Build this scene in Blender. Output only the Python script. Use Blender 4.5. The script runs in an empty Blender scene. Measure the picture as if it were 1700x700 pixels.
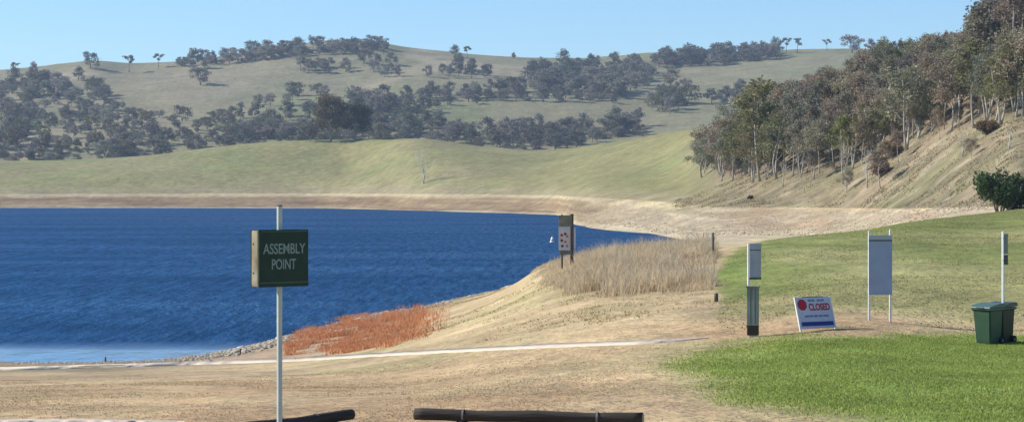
import bpy, bmesh, math, random
import numpy as np
from mathutils import Vector, Matrix, noise as mnoise
random.seed(7); rng = np.random.default_rng(7)
sc = bpy.context.scene; COL = sc.collection
F = 3350.0; HR = 315.0; H = 9.0            # lens in photo pixels, eye level row, eye height above the water
R = math.radians

# ------------------------------------------------------------------ helpers
def link(o):
    COL.objects.link(o); return o
def tag(o, label=None, cat=None, group=None, kind=None):
    if label: o['label'] = label
    if cat: o['category'] = cat
    if group: o['group'] = group
    if kind: o['kind'] = kind
    return o
def empty(name, loc, rz=0.0):
    o = bpy.data.objects.new(name, None); o.empty_display_size = .2
    o.location = loc; o.rotation_euler = (0, 0, rz); return link(o)
def mesh_np(name, verts, faces, mats, parent=None, smooth=False, fm=None):
    """verts (n,3) ; faces (m,k) equal size faces"""
    me = bpy.data.meshes.new(name)
    verts = np.asarray(verts, np.float32); faces = np.asarray(faces, np.int32)
    n, (m, k) = len(verts), faces.shape
    me.vertices.add(n); me.vertices.foreach_set('co', verts.ravel())
    me.loops.add(m*k); me.loops.foreach_set('vertex_index', faces.ravel())
    me.polygons.add(m); me.polygons.foreach_set('loop_start', np.arange(0, m*k, k, dtype=np.int32))
    try: me.polygons.foreach_set('loop_total', np.full(m, k, np.int32))
    except Exception: pass
    if smooth: me.polygons.foreach_set('use_smooth', np.ones(m, bool))
    if fm is not None: me.polygons.foreach_set('material_index', np.asarray(fm, np.int32))
    for x in (mats if isinstance(mats, (list, tuple)) else [mats]): me.materials.append(x)
    me.update(calc_edges=True)
    o = bpy.data.objects.new(name, me); link(o)
    if parent: o.parent = parent
    return o
def bm_obj(name, bm, mat, parent=None, smooth=False):
    me = bpy.data.meshes.new(name)
    bmesh.ops.recalc_face_normals(bm, faces=bm.faces)
    bm.to_mesh(me); bm.free(); me.materials.append(mat)
    if smooth:
        for p in me.polygons: p.use_smooth = True
    o = bpy.data.objects.new(name, me); link(o)
    if parent: o.parent = parent
    return o
def box(bm, c, s, rot=None, bev=0.0):
    M = Matrix.Translation(c) @ (rot.to_4x4() if rot else Matrix()) @ Matrix.Diagonal((*s, 1))
    r = bmesh.ops.create_cube(bm, size=1.0, matrix=M)
    if bev:
        es = list({e for v in r['verts'] for e in v.link_edges})
        bmesh.ops.bevel(bm, geom=es, offset=bev, segments=2, affect='EDGES')
def tube(bm, p, r, n=8, cap=True):
    """p list of points, r list of radii"""
    rings = []
    for i, q in enumerate(p):
        a = Vector(p[min(i+1, len(p)-1)]) - Vector(p[max(i-1, 0)])
        a.normalize(); u = a.orthogonal().normalized()
        if i: # keep frames aligned
            u = (pu - a*pu.dot(a)).normalized()
        pu = u; v = a.cross(u)
        rings.append([bm.verts.new(Vector(q) + (u*math.cos(t) + v*math.sin(t))*r[i]) for t in [2*math.pi*k/n for k in range(n)]])
    for A, B in zip(rings, rings[1:]):
        for k in range(n):
            bm.faces.new((A[k], A[(k+1) % n], B[(k+1) % n], B[k]))
    if cap:
        bm.faces.new(rings[0][::-1]); bm.faces.new(rings[-1])

# ------------------------------------------------------------------ materials
def mat(name, col=(.5, .5, .5), rough=.7, var=.15, scale=8.0, bump=0.0, objcol=False, spec=.3, metal=0.0, island=False, col2=None, streak=None, trans=0.0, attr=False):
    m = bpy.data.materials.new(name); m.use_nodes = True
    nt = m.node_tree; N = nt.nodes; L = nt.links
    b = N['Principled BSDF']; b.inputs['Roughness'].default_value = rough
    b.inputs['Specular IOR Level'].default_value = spec; b.inputs['Metallic'].default_value = metal
    tc = N.new('ShaderNodeTexCoord'); no = N.new('ShaderNodeTexNoise')
    no.inputs['Scale'].default_value = scale; no.inputs['Detail'].default_value = 5
    if streak:
        mp = N.new('ShaderNodeMapping'); mp.inputs['Scale'].default_value = streak
        L.new(tc.outputs['Object'], mp.inputs['Vector']); L.new(mp.outputs[0], no.inputs['Vector'])
    else: L.new(tc.outputs['Object'], no.inputs['Vector'])
    if attr:
        src = N.new('ShaderNodeAttribute'); src.attribute_name = 'tint'; src = src.outputs['Color']
    elif objcol:
        src = N.new('ShaderNodeObjectInfo').outputs['Color']
    elif island:
        g = N.new('ShaderNodeNewGeometry'); mi = N.new('ShaderNodeMix'); mi.data_type = 'RGBA'
        mi.inputs['A'].default_value = (*col, 1); mi.inputs['B'].default_value = (*(col2 or col), 1)
        L.new(g.outputs['Random Per Island'], mi.inputs['Factor']); src = mi.outputs['Result']
    else:
        mi = N.new('ShaderNodeRGB'); mi.outputs[0].default_value = (*col, 1); src = mi.outputs[0]
        if col2:
            mm = N.new('ShaderNodeMix'); mm.data_type = 'RGBA'
            n2 = N.new('ShaderNodeTexNoise'); n2.inputs['Scale'].default_value = scale*.6; n2.inputs['Detail'].default_value = 4
            L.new(tc.outputs['Object'], n2.inputs['Vector'])
            rr = N.new('ShaderNodeMapRange'); rr.inputs['From Min'].default_value = .42; rr.inputs['From Max'].default_value = .6
            L.new(n2.outputs['Fac'], rr.inputs['Value']); L.new(rr.outputs[0], mm.inputs['Factor'])
            L.new(src, mm.inputs['A']); mm.inputs['B'].default_value = (*col2, 1); src = mm.outputs['Result']
    mr = N.new('ShaderNodeMapRange'); mr.inputs['From Min'].default_value = .25; mr.inputs['From Max'].default_value = .75
    mr.inputs['To Min'].default_value = 1-var; mr.inputs['To Max'].default_value = 1+var
    L.new(no.outputs['Fac'], mr.inputs['Value'])
    if objcol or island or attr:   # every leaf or blade a little different
        g2 = N.new('ShaderNodeNewGeometry'); m3 = N.new('ShaderNodeMapRange')
        m3.inputs['To Min'].default_value = .72; m3.inputs['To Max'].default_value = 1.3
        L.new(g2.outputs['Random Per Island'], m3.inputs['Value'])
        mu = N.new('ShaderNodeMath'); mu.operation = 'MULTIPLY'
        L.new(m3.outputs[0], mu.inputs[0]); L.new(mr.outputs[0], mu.inputs[1]); fac = mu.outputs[0]
    else: fac = mr.outputs[0]
    vm = N.new('ShaderNodeVectorMath'); vm.operation = 'SCALE'
    L.new(src, vm.inputs[0]); L.new(fac, vm.inputs['Scale']); L.new(vm.outputs[0], b.inputs['Base Color'])
    if trans:
        tr = N.new('ShaderNodeBsdfTranslucent'); mx = N.new('ShaderNodeMixShader'); mx.inputs[0].default_value = trans
        L.new(vm.outputs[0], tr.inputs['Color']); L.new(b.outputs[0], mx.inputs[1]); L.new(tr.outputs[0], mx.inputs[2])
        L.new(mx.outputs[0], N['Material Output'].inputs['Surface'])
    if bump:
        bp = N.new('ShaderNodeBump'); bp.inputs['Strength'].default_value = bump; bp.inputs['Distance'].default_value = .02
        L.new(no.outputs['Fac'], bp.inputs['Height']); L.new(bp.outputs[0], b.inputs['Normal'])
    return m

# ------------------------------------------------------------------ terrain
def pchip(x, y, xi):
    """x,y (k,...) knots on axis 0 monotone in x ; xi scalar-array. vector version for 1-D x"""
    x = np.asarray(x, float); y = np.asarray(y, float); h = np.diff(x); d = np.diff(y)/h
    m = np.zeros_like(y)
    for i in range(1, len(x)-1):
        if d[i-1]*d[i] > 0:
            w1 = 2*h[i]+h[i-1]; w2 = h[i]+2*h[i-1]; m[i] = (w1+w2)/(w1/d[i-1]+w2/d[i])
    m[0] = d[0]; m[-1] = d[-1]
    xi = np.clip(xi, x[0], x[-1]); i = np.clip(np.searchsorted(x, xi, side='right')-1, 0, len(x)-2)
    t = (xi-x[i])/h[i]
    return (2*t**3-3*t**2+1)*y[i]+(t**3-2*t**2+t)*h[i]*m[i]+(-2*t**3+3*t**2)*y[i+1]+(t**3-t**2)*h[i]*m[i+1]
def fn(pts): # polyline over px
    a = sorted(pts); xs = [p[0] for p in a]; ys = [p[1] for p in a]
    return lambda u: pchip(xs, ys, u) if len(xs) > 2 else np.interp(u, xs, ys)
# each knot: distance by column, and either height ('z') or image row ('r') by column
KN = [
 (fn([(0,.5),(1,.5),(2,.5)]), 'z', fn([(-500,7.3),(800,7.3),(2200,7.4)])),
 (fn([(0,26),(1,26),(2,26)]), 'z', fn([(-600,5.8),(0,5.93),(900,5.98),(1700,6.05),(2200,6.4)])),
 (fn([(0,52),(1,52),(2,52)]), 'z', fn([(-600,3.9),(0,4.0),(600,4.1),(900,4.75),(1100,5.15),(1250,5.26),(1400,5.42),(1650,5.15),(2200,6.0)])),
 (fn([(0,75),(1,75),(2,75)]), 'z', fn([(-600,2.0),(0,2.1),(480,2.35),(700,3.2),(900,4.4),(1000,4.86),(1190,5.3),(1400,5.75),(1700,5.9),(2200,7.2)])),
 (fn([(-600,94),(0,94),(300,95),(400,98),(500,104),(600,112),(700,120),(800,122),(900,112),(1000,106),(1190,105),(1300,112),(1500,135),(1700,190),(2200,230)]),
  'r', fn([(-600,613),(0,610),(300,606),(400,597),(500,580),(600,557),(700,532),(800,500),(850,478),(900,452),(950,440),(1000,432),(1100,424),(1190,416),(1290,400),(1420,385),(1500,371),(1700,347),(2200,300)])),
 (fn([(-600,106),(0,106),(250,107),(340,110),(400,114),(500,127),(600,143),(700,156),(800,175),(880,195),(950,180),(1000,175),(1150,200),(1300,215),(1500,185),(1700,205),(2200,250)]),
  'z', fn([(-600,0),(0,0),(1120,0),(1200,.6),(1300,1.0),(1400,2.5),(1500,4.5),(1700,6.9),(2200,9.5)])),
 (fn([(-600,400),(0,400),(880,350),(1000,280),(1150,290),(1300,290),(1500,230),(1700,215),(2200,265)]),
  'z', fn([(-600,-5),(0,-5),(1000,-3),(1120,-1.2),(1180,.3),(1300,.6),(1400,1.5),(1500,4.0),(1700,6.9),(2200,10)])),
 (fn([(-600,1005),(0,1005),(500,985),(700,868),(900,735),(925,715),(957,515),(1000,464),(1100,397),(1150,368),(1300,368),(1400,325),(1500,285),(1700,222),(2200,275)]),
  'z', fn([(-600,0),(0,0),(1140,0),(1200,.4),(1300,.7),(1400,1.5),(1500,4.05),(1700,7.0),(2200,11)])),
 (fn([(-600,1060),(0,1055),(500,1035),(700,910),(900,800),(1000,620),(1100,520),(1200,440),(1300,420),(1400,390),(1500,330),(1600,280),(1700,230),(2200,285)]),
  'r', fn([(-600,324),(0,323),(500,322),(900,325),(1000,330),(1100,336),(1200,345),(1300,345),(1500,347),(1600,344),(1700,339),(2200,270)])),
 (fn([(-600,1120),(0,1120),(400,1110),(560,1095),(700,980),(900,900),(1000,800),(1100,700),(1200,520),(1300,452),(1400,420),(1500,390),(1600,350),(1700,330),(2200,340)]),
  'r', fn([(-600,300),(0,295),(400,282),(560,282),(700,278),(900,290),(1000,290),(1100,290),(1200,298),(1300,298),(1400,296),(1500,275),(1600,250),(1700,215),(2200,110)])),
 (fn([(-600,1250),(0,1250),(400,1210),(560,1195),(700,1110),(900,1090),(1000,1060),(1100,1000),(1200,820),(1300,620),(1400,560),(1500,530),(1600,520),(1700,500),(2200,480)]),
  'r', fn([(-600,272),(0,268),(200,261),(370,243),(470,234),(560,232),(690,231),(800,244),(900,250),(1000,238),(1100,224),(1200,208),(1300,190),(1400,150),(1500,125),(1600,90),(1700,60),(2200,-60)])),
 (fn([(-600,1400),(0,1400),(700,1300),(1100,1250),(1300,1000),(1500,800),(1700,760),(2200,700)]),
  'z', fn([(-600,14),(0,16),(700,26),(1100,30),(1300,25),(1500,22),(1700,28),(2200,50)])),
 (fn([(0,1550),(1,1550),(2,1550)]), 'r', fn([(-600,240),(0,238),(200,232),(400,224),(700,214),(1000,214),(1200,196),(1400,190),(1700,170),(2200,150)])),
 (fn([(0,1900),(1,1900),(2,1900)]), 'r', fn([(-600,170),(0,168),(200,158),(400,146),(700,136),(1000,140),(1200,136),(1400,120),(1700,110),(2200,110)])),
 (fn([(-600,2300),(0,2300),(540,2400),(1700,2300)]), 'r', fn([(-600,130),(0,121),(60,117),(150,110),(214,115),(300,109),(400,96),(450,84),(520,75),(600,73),(650,78),(700,84),(800,94),(900,98),(1000,100),(1100,98),(1200,97),(1290,88),(1400,84),(1500,86),(1700,80),(2200,80)])),
 (fn([(0,2900),(1,2900),(2,2900)]), 'z', fn([(-600,95),(500,110),(2200,110)])),
 (fn([(0,3600),(1,3600),(2,3600)]), 'z', fn([(-600,60),(500,60),(2200,60)])),
]
pxs = np.concatenate([np.linspace(-2600, -150, 60)[:-1], np.linspace(-150, 1850, 760), np.linspace(1850, 4300, 60)[1:]])
NK = len(KN)
KD = np.array([k[0](np.clip(pxs, -600, 2200)) for k in KN])           # (knot, column) distances
KZ = np.array([ (k[2](np.clip(pxs, -600, 2200)) if k[1] == 'z' else H + (HR-k[2](np.clip(pxs, -600, 2200)))/F*KD[i]) for i, k in enumerate(KN)])
for i in range(1, NK): KD[i] = np.maximum(KD[i], KD[i-1]+4)
SUB = [10, 46, 60, 46, 40, 34, 10, 14, 40, 50, 60, 8, 26, 60, 60, 10]   # rows of the sheet between knots
Dg, Zg, Kg = [], [], []
for j in range(len(pxs)):
    ts = np.concatenate([i+np.arange(n)/n for i, n in enumerate(SUB)]+[[NK-1]])
    ii = np.clip(ts.astype(int), 0, NK-2); fr = ts-ii
    lo, hi = KD[ii, j], KD[ii+1, j]
    d = lo*(hi/lo)**fr
    Dg.append(d); Kg.append(ts); Zg.append(pchip(KD[:, j], KZ[:, j], d))
Dg = np.array(Dg).T; Zg = np.array(Zg).T; Kg = np.array(Kg).T            # (row, column)
PX = np.broadcast_to(pxs, Dg.shape)
Xg = (PX-850)/F*Dg; Yg = Dg

def vnoise(x, y, s, seed=0):
    """smooth value noise, wavelength s"""
    x = x/s+seed*17.3; y = y/s-seed*9.1
    xi = np.floor(x).astype(np.int64); yi = np.floor(y).astype(np.int64); fx = x-xi; fy = y-yi
    fx = fx*fx*(3-2*fx); fy = fy*fy*(3-2*fy)
    def h(a, b):
        n = (a*374761393+b*668265263+seed*1274126177) & 0x7fffffff
        n = ((n ^ (n >> 13))*1274126177) & 0x7fffffff
        return ((n ^ (n >> 16)) & 0xffff)/32768.0-1.0
    return (h(xi, yi)*(1-fx)+h(xi+1, yi)*fx)*(1-fy)+(h(xi, yi+1)*(1-fx)+h(xi+1, yi+1)*fx)*fy
def fbm(x, y, s, seed=0, o=4):
    v = 0; a = 1
    for i in range(o): v = v+a*vnoise(x, y, s/2**i, seed+i); a *= .5
    return v
def sstep(a, b, x):
    t = np.clip((x-a)/(b-a), 0, 1); return t*t*(3-2*t)
amp_far = sstep(11.3, 12.5, Kg)*(1-sstep(13.7, 14, Kg)*.8)
Zg = Zg + fbm(Xg, Yg, 170, 3, 5)*5.0*amp_far
amp_mid = sstep(8.0, 8.5, Kg)*(1-sstep(9.7, 10, Kg)*.6)*(1-sstep(11, 12, Kg))
Zg = Zg + fbm(Xg, Yg, 60, 5, 4)*.9*amp_mid*np.clip(Dg/900, .25, 1)
amp_near = sstep(.5, 1, Kg)*(1-sstep(4.2, 4.9, Kg))
Zg = Zg + fbm(Xg, Yg, 7, 8, 4)*.045*amp_near*np.where(Kg < 2.2, .6, 1)
shore = sstep(4.3, 4.8, Kg)*(1-sstep(5.0, 5.3, Kg))*np.where(PX < 1000, 1, 0)
Zg = Zg + fbm(Xg, Yg, 9, 11, 4)*.07*shore
fsh = sstep(6.7, 7.0, Kg)*(1-sstep(7.8, 8, Kg))
Zg = Zg + (fbm(Xg, Yg, 45, 13, 4)*.35*fsh)*np.where(Kg < 7.05, .4, 1)

def gz(px, D):
    """height of the sheet at image column px and distance D"""
    j = np.clip(np.searchsorted(pxs, px)-1, 0, len(pxs)-2); t = (px-pxs[j])/(pxs[j+1]-pxs[j])
    a = np.interp(D, Dg[:, j], Zg[:, j]); b = np.interp(D, Dg[:, j+1], Zg[:, j+1])
    return a*(1-t)+b*t
def gxy(x, y): return gz(x/y*F+850, y)
def hit(px, row, dmin=8.0, dmax=2900.0):
    """distance at which the sight line through (px,row) first meets the sheet beyond dmin"""
    j = int(np.clip(np.searchsorted(pxs, px), 1, len(pxs)-1))
    D = Dg[:, j]; r = HR+(H-Zg[:, j])/D*F
    ok = np.where((D > dmin) & (r <= row))[0]
    if len(ok) == 0: return None
    i = ok[0]
    if i == 0 or D[i] > dmax: return None if D[i] > dmax else D[i]
    r0, r1 = r[i-1], r[i]
    t = 0 if r0 == r1 else np.clip((r0-row)/(r0-r1), 0, 1)
    return float(D[i-1]+(D[i]-D[i-1])*t)
def P(px, row, D): return Vector(((px-850)/F*D, D, H+(HR-row)/F*D))
def G(px, D): return Vector(((px-850)/F*D, D, gz(px, D)))
ROWg = HR+(H-Zg)/Dg*F

# ground colours by zone (what grows or lies there)
def C(*a): return np.array(a, float)
col = np.zeros(Dg.shape+(3,))
def paint(c, w):
    global col
    w = np.clip(w, 0, 1)[..., None]; col = col*(1-w)+c*w
n1 = fbm(Xg, Yg, 5, 21); n2 = fbm(Xg, Yg, 1.6, 25, 3); n3 = fbm(Xg, Yg, 40, 31); n4 = fbm(Xg, Yg, 160, 35)
straw, rust, lawn, olive = C(.46,.335,.19), C(.43,.285,.16), C(.17,.245,.045), C(.20,.22,.07)
paint(straw, np.ones_like(Dg))
paint(rust, sstep(-.2, .8, fbm(Xg, Yg*.35, 3.2, 41))*.75*(Kg < 4))
paint(C(.36,.31,.16), sstep(.1, .9, fbm(Xg, Yg*.4, 4.5, 47))*.35*(Kg < 4))
# pale mound and bank in front of the cove
mw = sstep(2.15, 2.5, Kg)*(1-sstep(5.2, 5.6, Kg))
paint(C(.47,.36,.205), mw*.9)
paint(C(.43,.315,.20), mw*(1-sstep(2.9, 3.3, Kg))*(1-sstep(350, 650, PX))*.9)
paint(C(.36,.33,.16), mw*sstep(.0, .8, n1)*.5)
paint(C(.27,.18,.11), mw*sstep(900, 1000, PX)*(1-sstep(1188, 1196, PX))*sstep(505, 485, ROWg+n1*8)*sstep(-.3, .4, n1)*.7)
paint(C(.40,.29,.20), sstep(3.2, 4, Kg)*(1-sstep(5, 5.3, Kg))*(1-sstep(560, 800, PX))*.8)
paint(C(.22,.19,.12), sstep(3.25, 3.7, Kg)*(1-sstep(4.6, 4.9, Kg))*(1-sstep(150, 380, PX))*.8)
# lawn beyond the signs
LE = lambda r_: np.interp(r_, [385,400,418,440,500,600], [1300,1262,1216,1196,1188,1188])
lw = sstep(-14, 16, PX-LE(ROWg)+n2*7+n1*10)*sstep(2.25, 2.75, Kg+n1*.12)*(1-sstep(4.0, 4.25, Kg))
paint(olive, lw)
paint(C(.34,.31,.14), lw*sstep(-.1, .8, fbm(Xg, Yg*.5, 9, 51))*.65)
paint(C(.16,.225,.05), lw*(1-sstep(1200, 1330, PX))*sstep(2.7, 3.5, Kg+n1*.2)*.7)
paint(C(.17,.20,.05), lw*sstep(3.5, 3.9, Kg)*.6)
# bright mown lawn in the right foreground : edge taken along the ground
edge = np.interp(PX, [1040, 1100, 1200, 1350, 1500, 1700], [590, 590, 572, 563, 558, 556])
low = np.interp(PX, [1040, 1100, 1200, 1300, 1400, 1500, 1600, 1700], [592, 622, 655, 672, 688, 705, 730, 800])
gw = sstep(-9, 10, ROWg-edge+n2*7)*sstep(-22, 26, low-ROWg+n1*20)*(Kg < 2.4)*sstep(1030, 1190, PX+n1*40)
gw = np.where(PX > 1700, np.maximum(gw, (Kg < 2)*1.0), gw)
paint(C(.25,.27,.09), gw*.9)
paint(C(.23,.27,.075), gw*sstep(.1, .7, fbm(Xg, Yg*.6, 1.8, 77)*-1))
paint(lawn, gw*.8*sstep(-.75, .35, n1+sstep(1150, 1450, PX)*.9-.35))
paint(C(.30,.29,.13), sstep(-30, 10, low-ROWg+n1*14+14)*(1-gw)*(Kg < 1.95)*sstep(1000, 1200, PX)*.55)
# lake bed, red mud beach, stony shore
paint(C(.16,.13,.09), sstep(5.02, 5.3, Kg)*(1-sstep(6.6, 6.95, Kg))*(PX < 1200))
rs = (1-sstep(960, 1060, PX+n3*25))
band = sstep(6.85, 6.95, Kg)*(1-sstep(7.98, 8.02, Kg))
paint(C(.26,.185,.105), band*rs)
SL = lambda k, sd: fbm(PX/90, Kg*k, 1.0, sd)
paint(C(.19,.13,.075), band*rs*sstep(-.1, .5, SL(7, 61)))
paint(C(.37,.29,.17), band*rs*sstep(.25, .75, SL(9, 66))*.7)
paint(C(.50,.42,.29), sstep(6.9, 6.97, Kg)*(1-sstep(7.10, 7.2, Kg))*rs*.75)
paint(C(.48,.40,.24), sstep(7.82, 7.9, Kg)*(1-sstep(8.02, 8.08, Kg))*rs*.8)
b2 = sstep(5.6, 6.0, Kg)*(1-sstep(7.95, 8.05, Kg+n3*.03))*(1-rs)*(PX > 940)
paint(C(.40,.32,.215), b2)
paint(C(.51,.43,.29), b2*sstep(0, .6, SL(8, 71))*.9)
paint(C(.30,.25,.15), b2*sstep(.1, .7, SL(11, 72))*.6)
paint(C(.37,.25,.15), b2*.7*sstep(.0, .5, fbm(PX/60, Kg*6, 1.0, 75))*sstep(1150, 1250, PX)*(1-sstep(1520, 1600, PX))*sstep(7.15, 7.45, Kg)*.8)
paint(C(.55,.46,.30), b2*(1-sstep(7.1, 7.35, Kg))*.7)
paint(C(.58,.49,.27), sstep(7.7, 7.9, Kg)*(1-sstep(8.05, 8.2, Kg))*sstep(.15, .4, fbm(Xg, Yg, 30, 81))*(PX > 950)*(1-sstep(1600, 1640, PX))*.9)
# pasture of the promontory
pw = sstep(8.0, 8.06, Kg)*(1-sstep(11, 11.3, Kg))
past = C(.27,.25,.11)
paint(past*.88, pw)
paint(C(.29,.25,.14), pw*sstep(-.1, .9, n4)*.6)
paint(C(.20,.22,.085), pw*sstep(.1, .8, n3)*.55)
paint(C(.36,.27,.20), pw*(1-sstep(8.1, 8.5, Kg))*.35)
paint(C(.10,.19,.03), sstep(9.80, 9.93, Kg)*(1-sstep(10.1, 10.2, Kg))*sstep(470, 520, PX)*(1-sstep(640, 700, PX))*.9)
# right hillside straw
rh = sstep(1120, 1260, PX+n3*20)*sstep(8.0, 8.1, Kg)*(1-sstep(11.2, 11.6, Kg))
paint(C(.225,.185,.11), rh)
paint(C(.21,.195,.10), rh*sstep(-.1, .6, fbm(Xg, Yg, 25, 91))*.8)
paint(C(.29,.22,.145), rh*sstep(.2, .8, fbm(Xg, Yg, 18, 95))*.6)
paint(C(.32,.27,.18), rh*sstep(.1, .7, fbm(Xg, Yg, 5, 97))*.6)
paint(C(.14,.125,.075), rh*sstep(.1, .7, fbm(Xg, Yg, 6, 98))*.65)
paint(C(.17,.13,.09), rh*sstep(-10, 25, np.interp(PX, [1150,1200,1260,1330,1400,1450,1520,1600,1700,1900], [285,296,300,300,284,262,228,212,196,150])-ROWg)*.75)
# far hill pasture
fw = sstep(11.0, 11.6, Kg)
paint(C(.215,.20,.115), fw)
paint(C(.26,.22,.14), fw*sstep(-.2, .8, fbm(Xg, Yg*.5, 240, 101))*.8)
paint(C(.17,.19,.085), fw*sstep(.0, .8, fbm(Xg, Yg*.4, 120, 105))*.7)
paint(C(.36,.30,.20), fw*sstep(.75, 1.1, fbm(Xg, Yg*.5, 130, 109))*.6)
col *= (1+.10*np.clip(fbm(Xg, Yg, 2.5, 111, 3), -1, 1))[..., None]

def ground_material():
    m = bpy.data.materials.new('earth_and_grass'); m.use_nodes = True; nt = m.node_tree; N = nt.nodes; L = nt.links
    b = N['Principled BSDF']; b.inputs['Roughness'].default_value = .95; b.inputs['Specular IOR Level'].default_value = .1
    at = N.new('ShaderNodeAttribute'); at.attribute_name = 'zone'
    ge = N.new('ShaderNodeNewGeometry')
    def noi(scale, det, lo, hi, sy=1.0, rough=.6):
        mp = N.new('ShaderNodeMapping'); mp.inputs['Scale'].default_value = (1, sy, 1)
        L.new(ge.outputs['Position'], mp.inputs['Vector'])
        n = N.new('ShaderNodeTexNoise'); n.inputs['Scale'].default_value = scale; n.inputs['Detail'].default_value = det
        n.inputs['Roughness'].default_value = rough
        L.new(mp.outputs[0], n.inputs['Vector'])
        r = N.new('ShaderNodeMapRange'); r.inputs['From Min'].default_value = .3; r.inputs['From Max'].default_value = .7
        r.inputs['To Min'].default_value = lo; r.inputs['To Max'].default_value = hi; L.new(n.outputs['Fac'], r.inputs['Value'])
        return r.outputs[0], n.outputs['Fac']
    a, fa = noi(3.2, 8, .66, 1.34, .9, .78)
    c, fc = noi(.25, 6, .76, 1.24, .9, .65)
    e, fe = noi(.03, 7, .84, 1.16, 1, .65)
    m1 = N.new('ShaderNodeMath'); m1.operation = 'MULTIPLY'; L.new(a, m1.inputs[0]); L.new(c, m1.inputs[1])
    m2 = N.new('ShaderNodeMath'); m2.operation = 'MULTIPLY'; L.new(m1.outputs[0], m2.inputs[0]); L.new(e, m2.inputs[1])
    vm = N.new('ShaderNodeVectorMath'); vm.operation = 'SCALE'; L.new(at.outputs['Color'], vm.inputs[0]); L.new(m2.outputs[0], vm.inputs['Scale'])
    # slight hue drift between warm and green
    hs = N.new('ShaderNodeHueSaturation'); hh, _ = noi(1.1, 5, .49, .512)
    L.new(hh, hs.inputs['Hue']); L.new(vm.outputs[0], hs.inputs['Color']); L.new(hs.outputs[0], b.inputs['Base Color'])
    b1 = N.new('ShaderNodeBump'); b1.inputs['Strength'].default_value = .6; b1.inputs['Distance'].default_value = .08; L.new(fa, b1.inputs['Height'])
    b2 = N.new('ShaderNodeBump'); b2.inputs['Strength'].default_value = .5; b2.inputs['Distance'].default_value = 1.4; L.new(fc, b2.inputs['Height'])
    L.new(b1.outputs[0], b2.inputs['Normal']); L.new(b2.outputs[0], b.inputs['Normal'])
    return m
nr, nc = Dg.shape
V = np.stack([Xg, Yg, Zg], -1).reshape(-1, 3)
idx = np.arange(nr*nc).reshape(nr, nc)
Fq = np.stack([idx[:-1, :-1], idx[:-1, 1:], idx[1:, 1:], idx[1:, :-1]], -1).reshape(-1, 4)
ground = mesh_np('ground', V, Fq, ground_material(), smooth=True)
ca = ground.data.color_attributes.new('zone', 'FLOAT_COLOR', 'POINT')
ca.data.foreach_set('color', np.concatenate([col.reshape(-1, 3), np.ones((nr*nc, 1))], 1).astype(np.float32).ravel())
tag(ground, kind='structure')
print('ground verts', nr*nc, 'z', Zg.min(), Zg.max())

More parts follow.
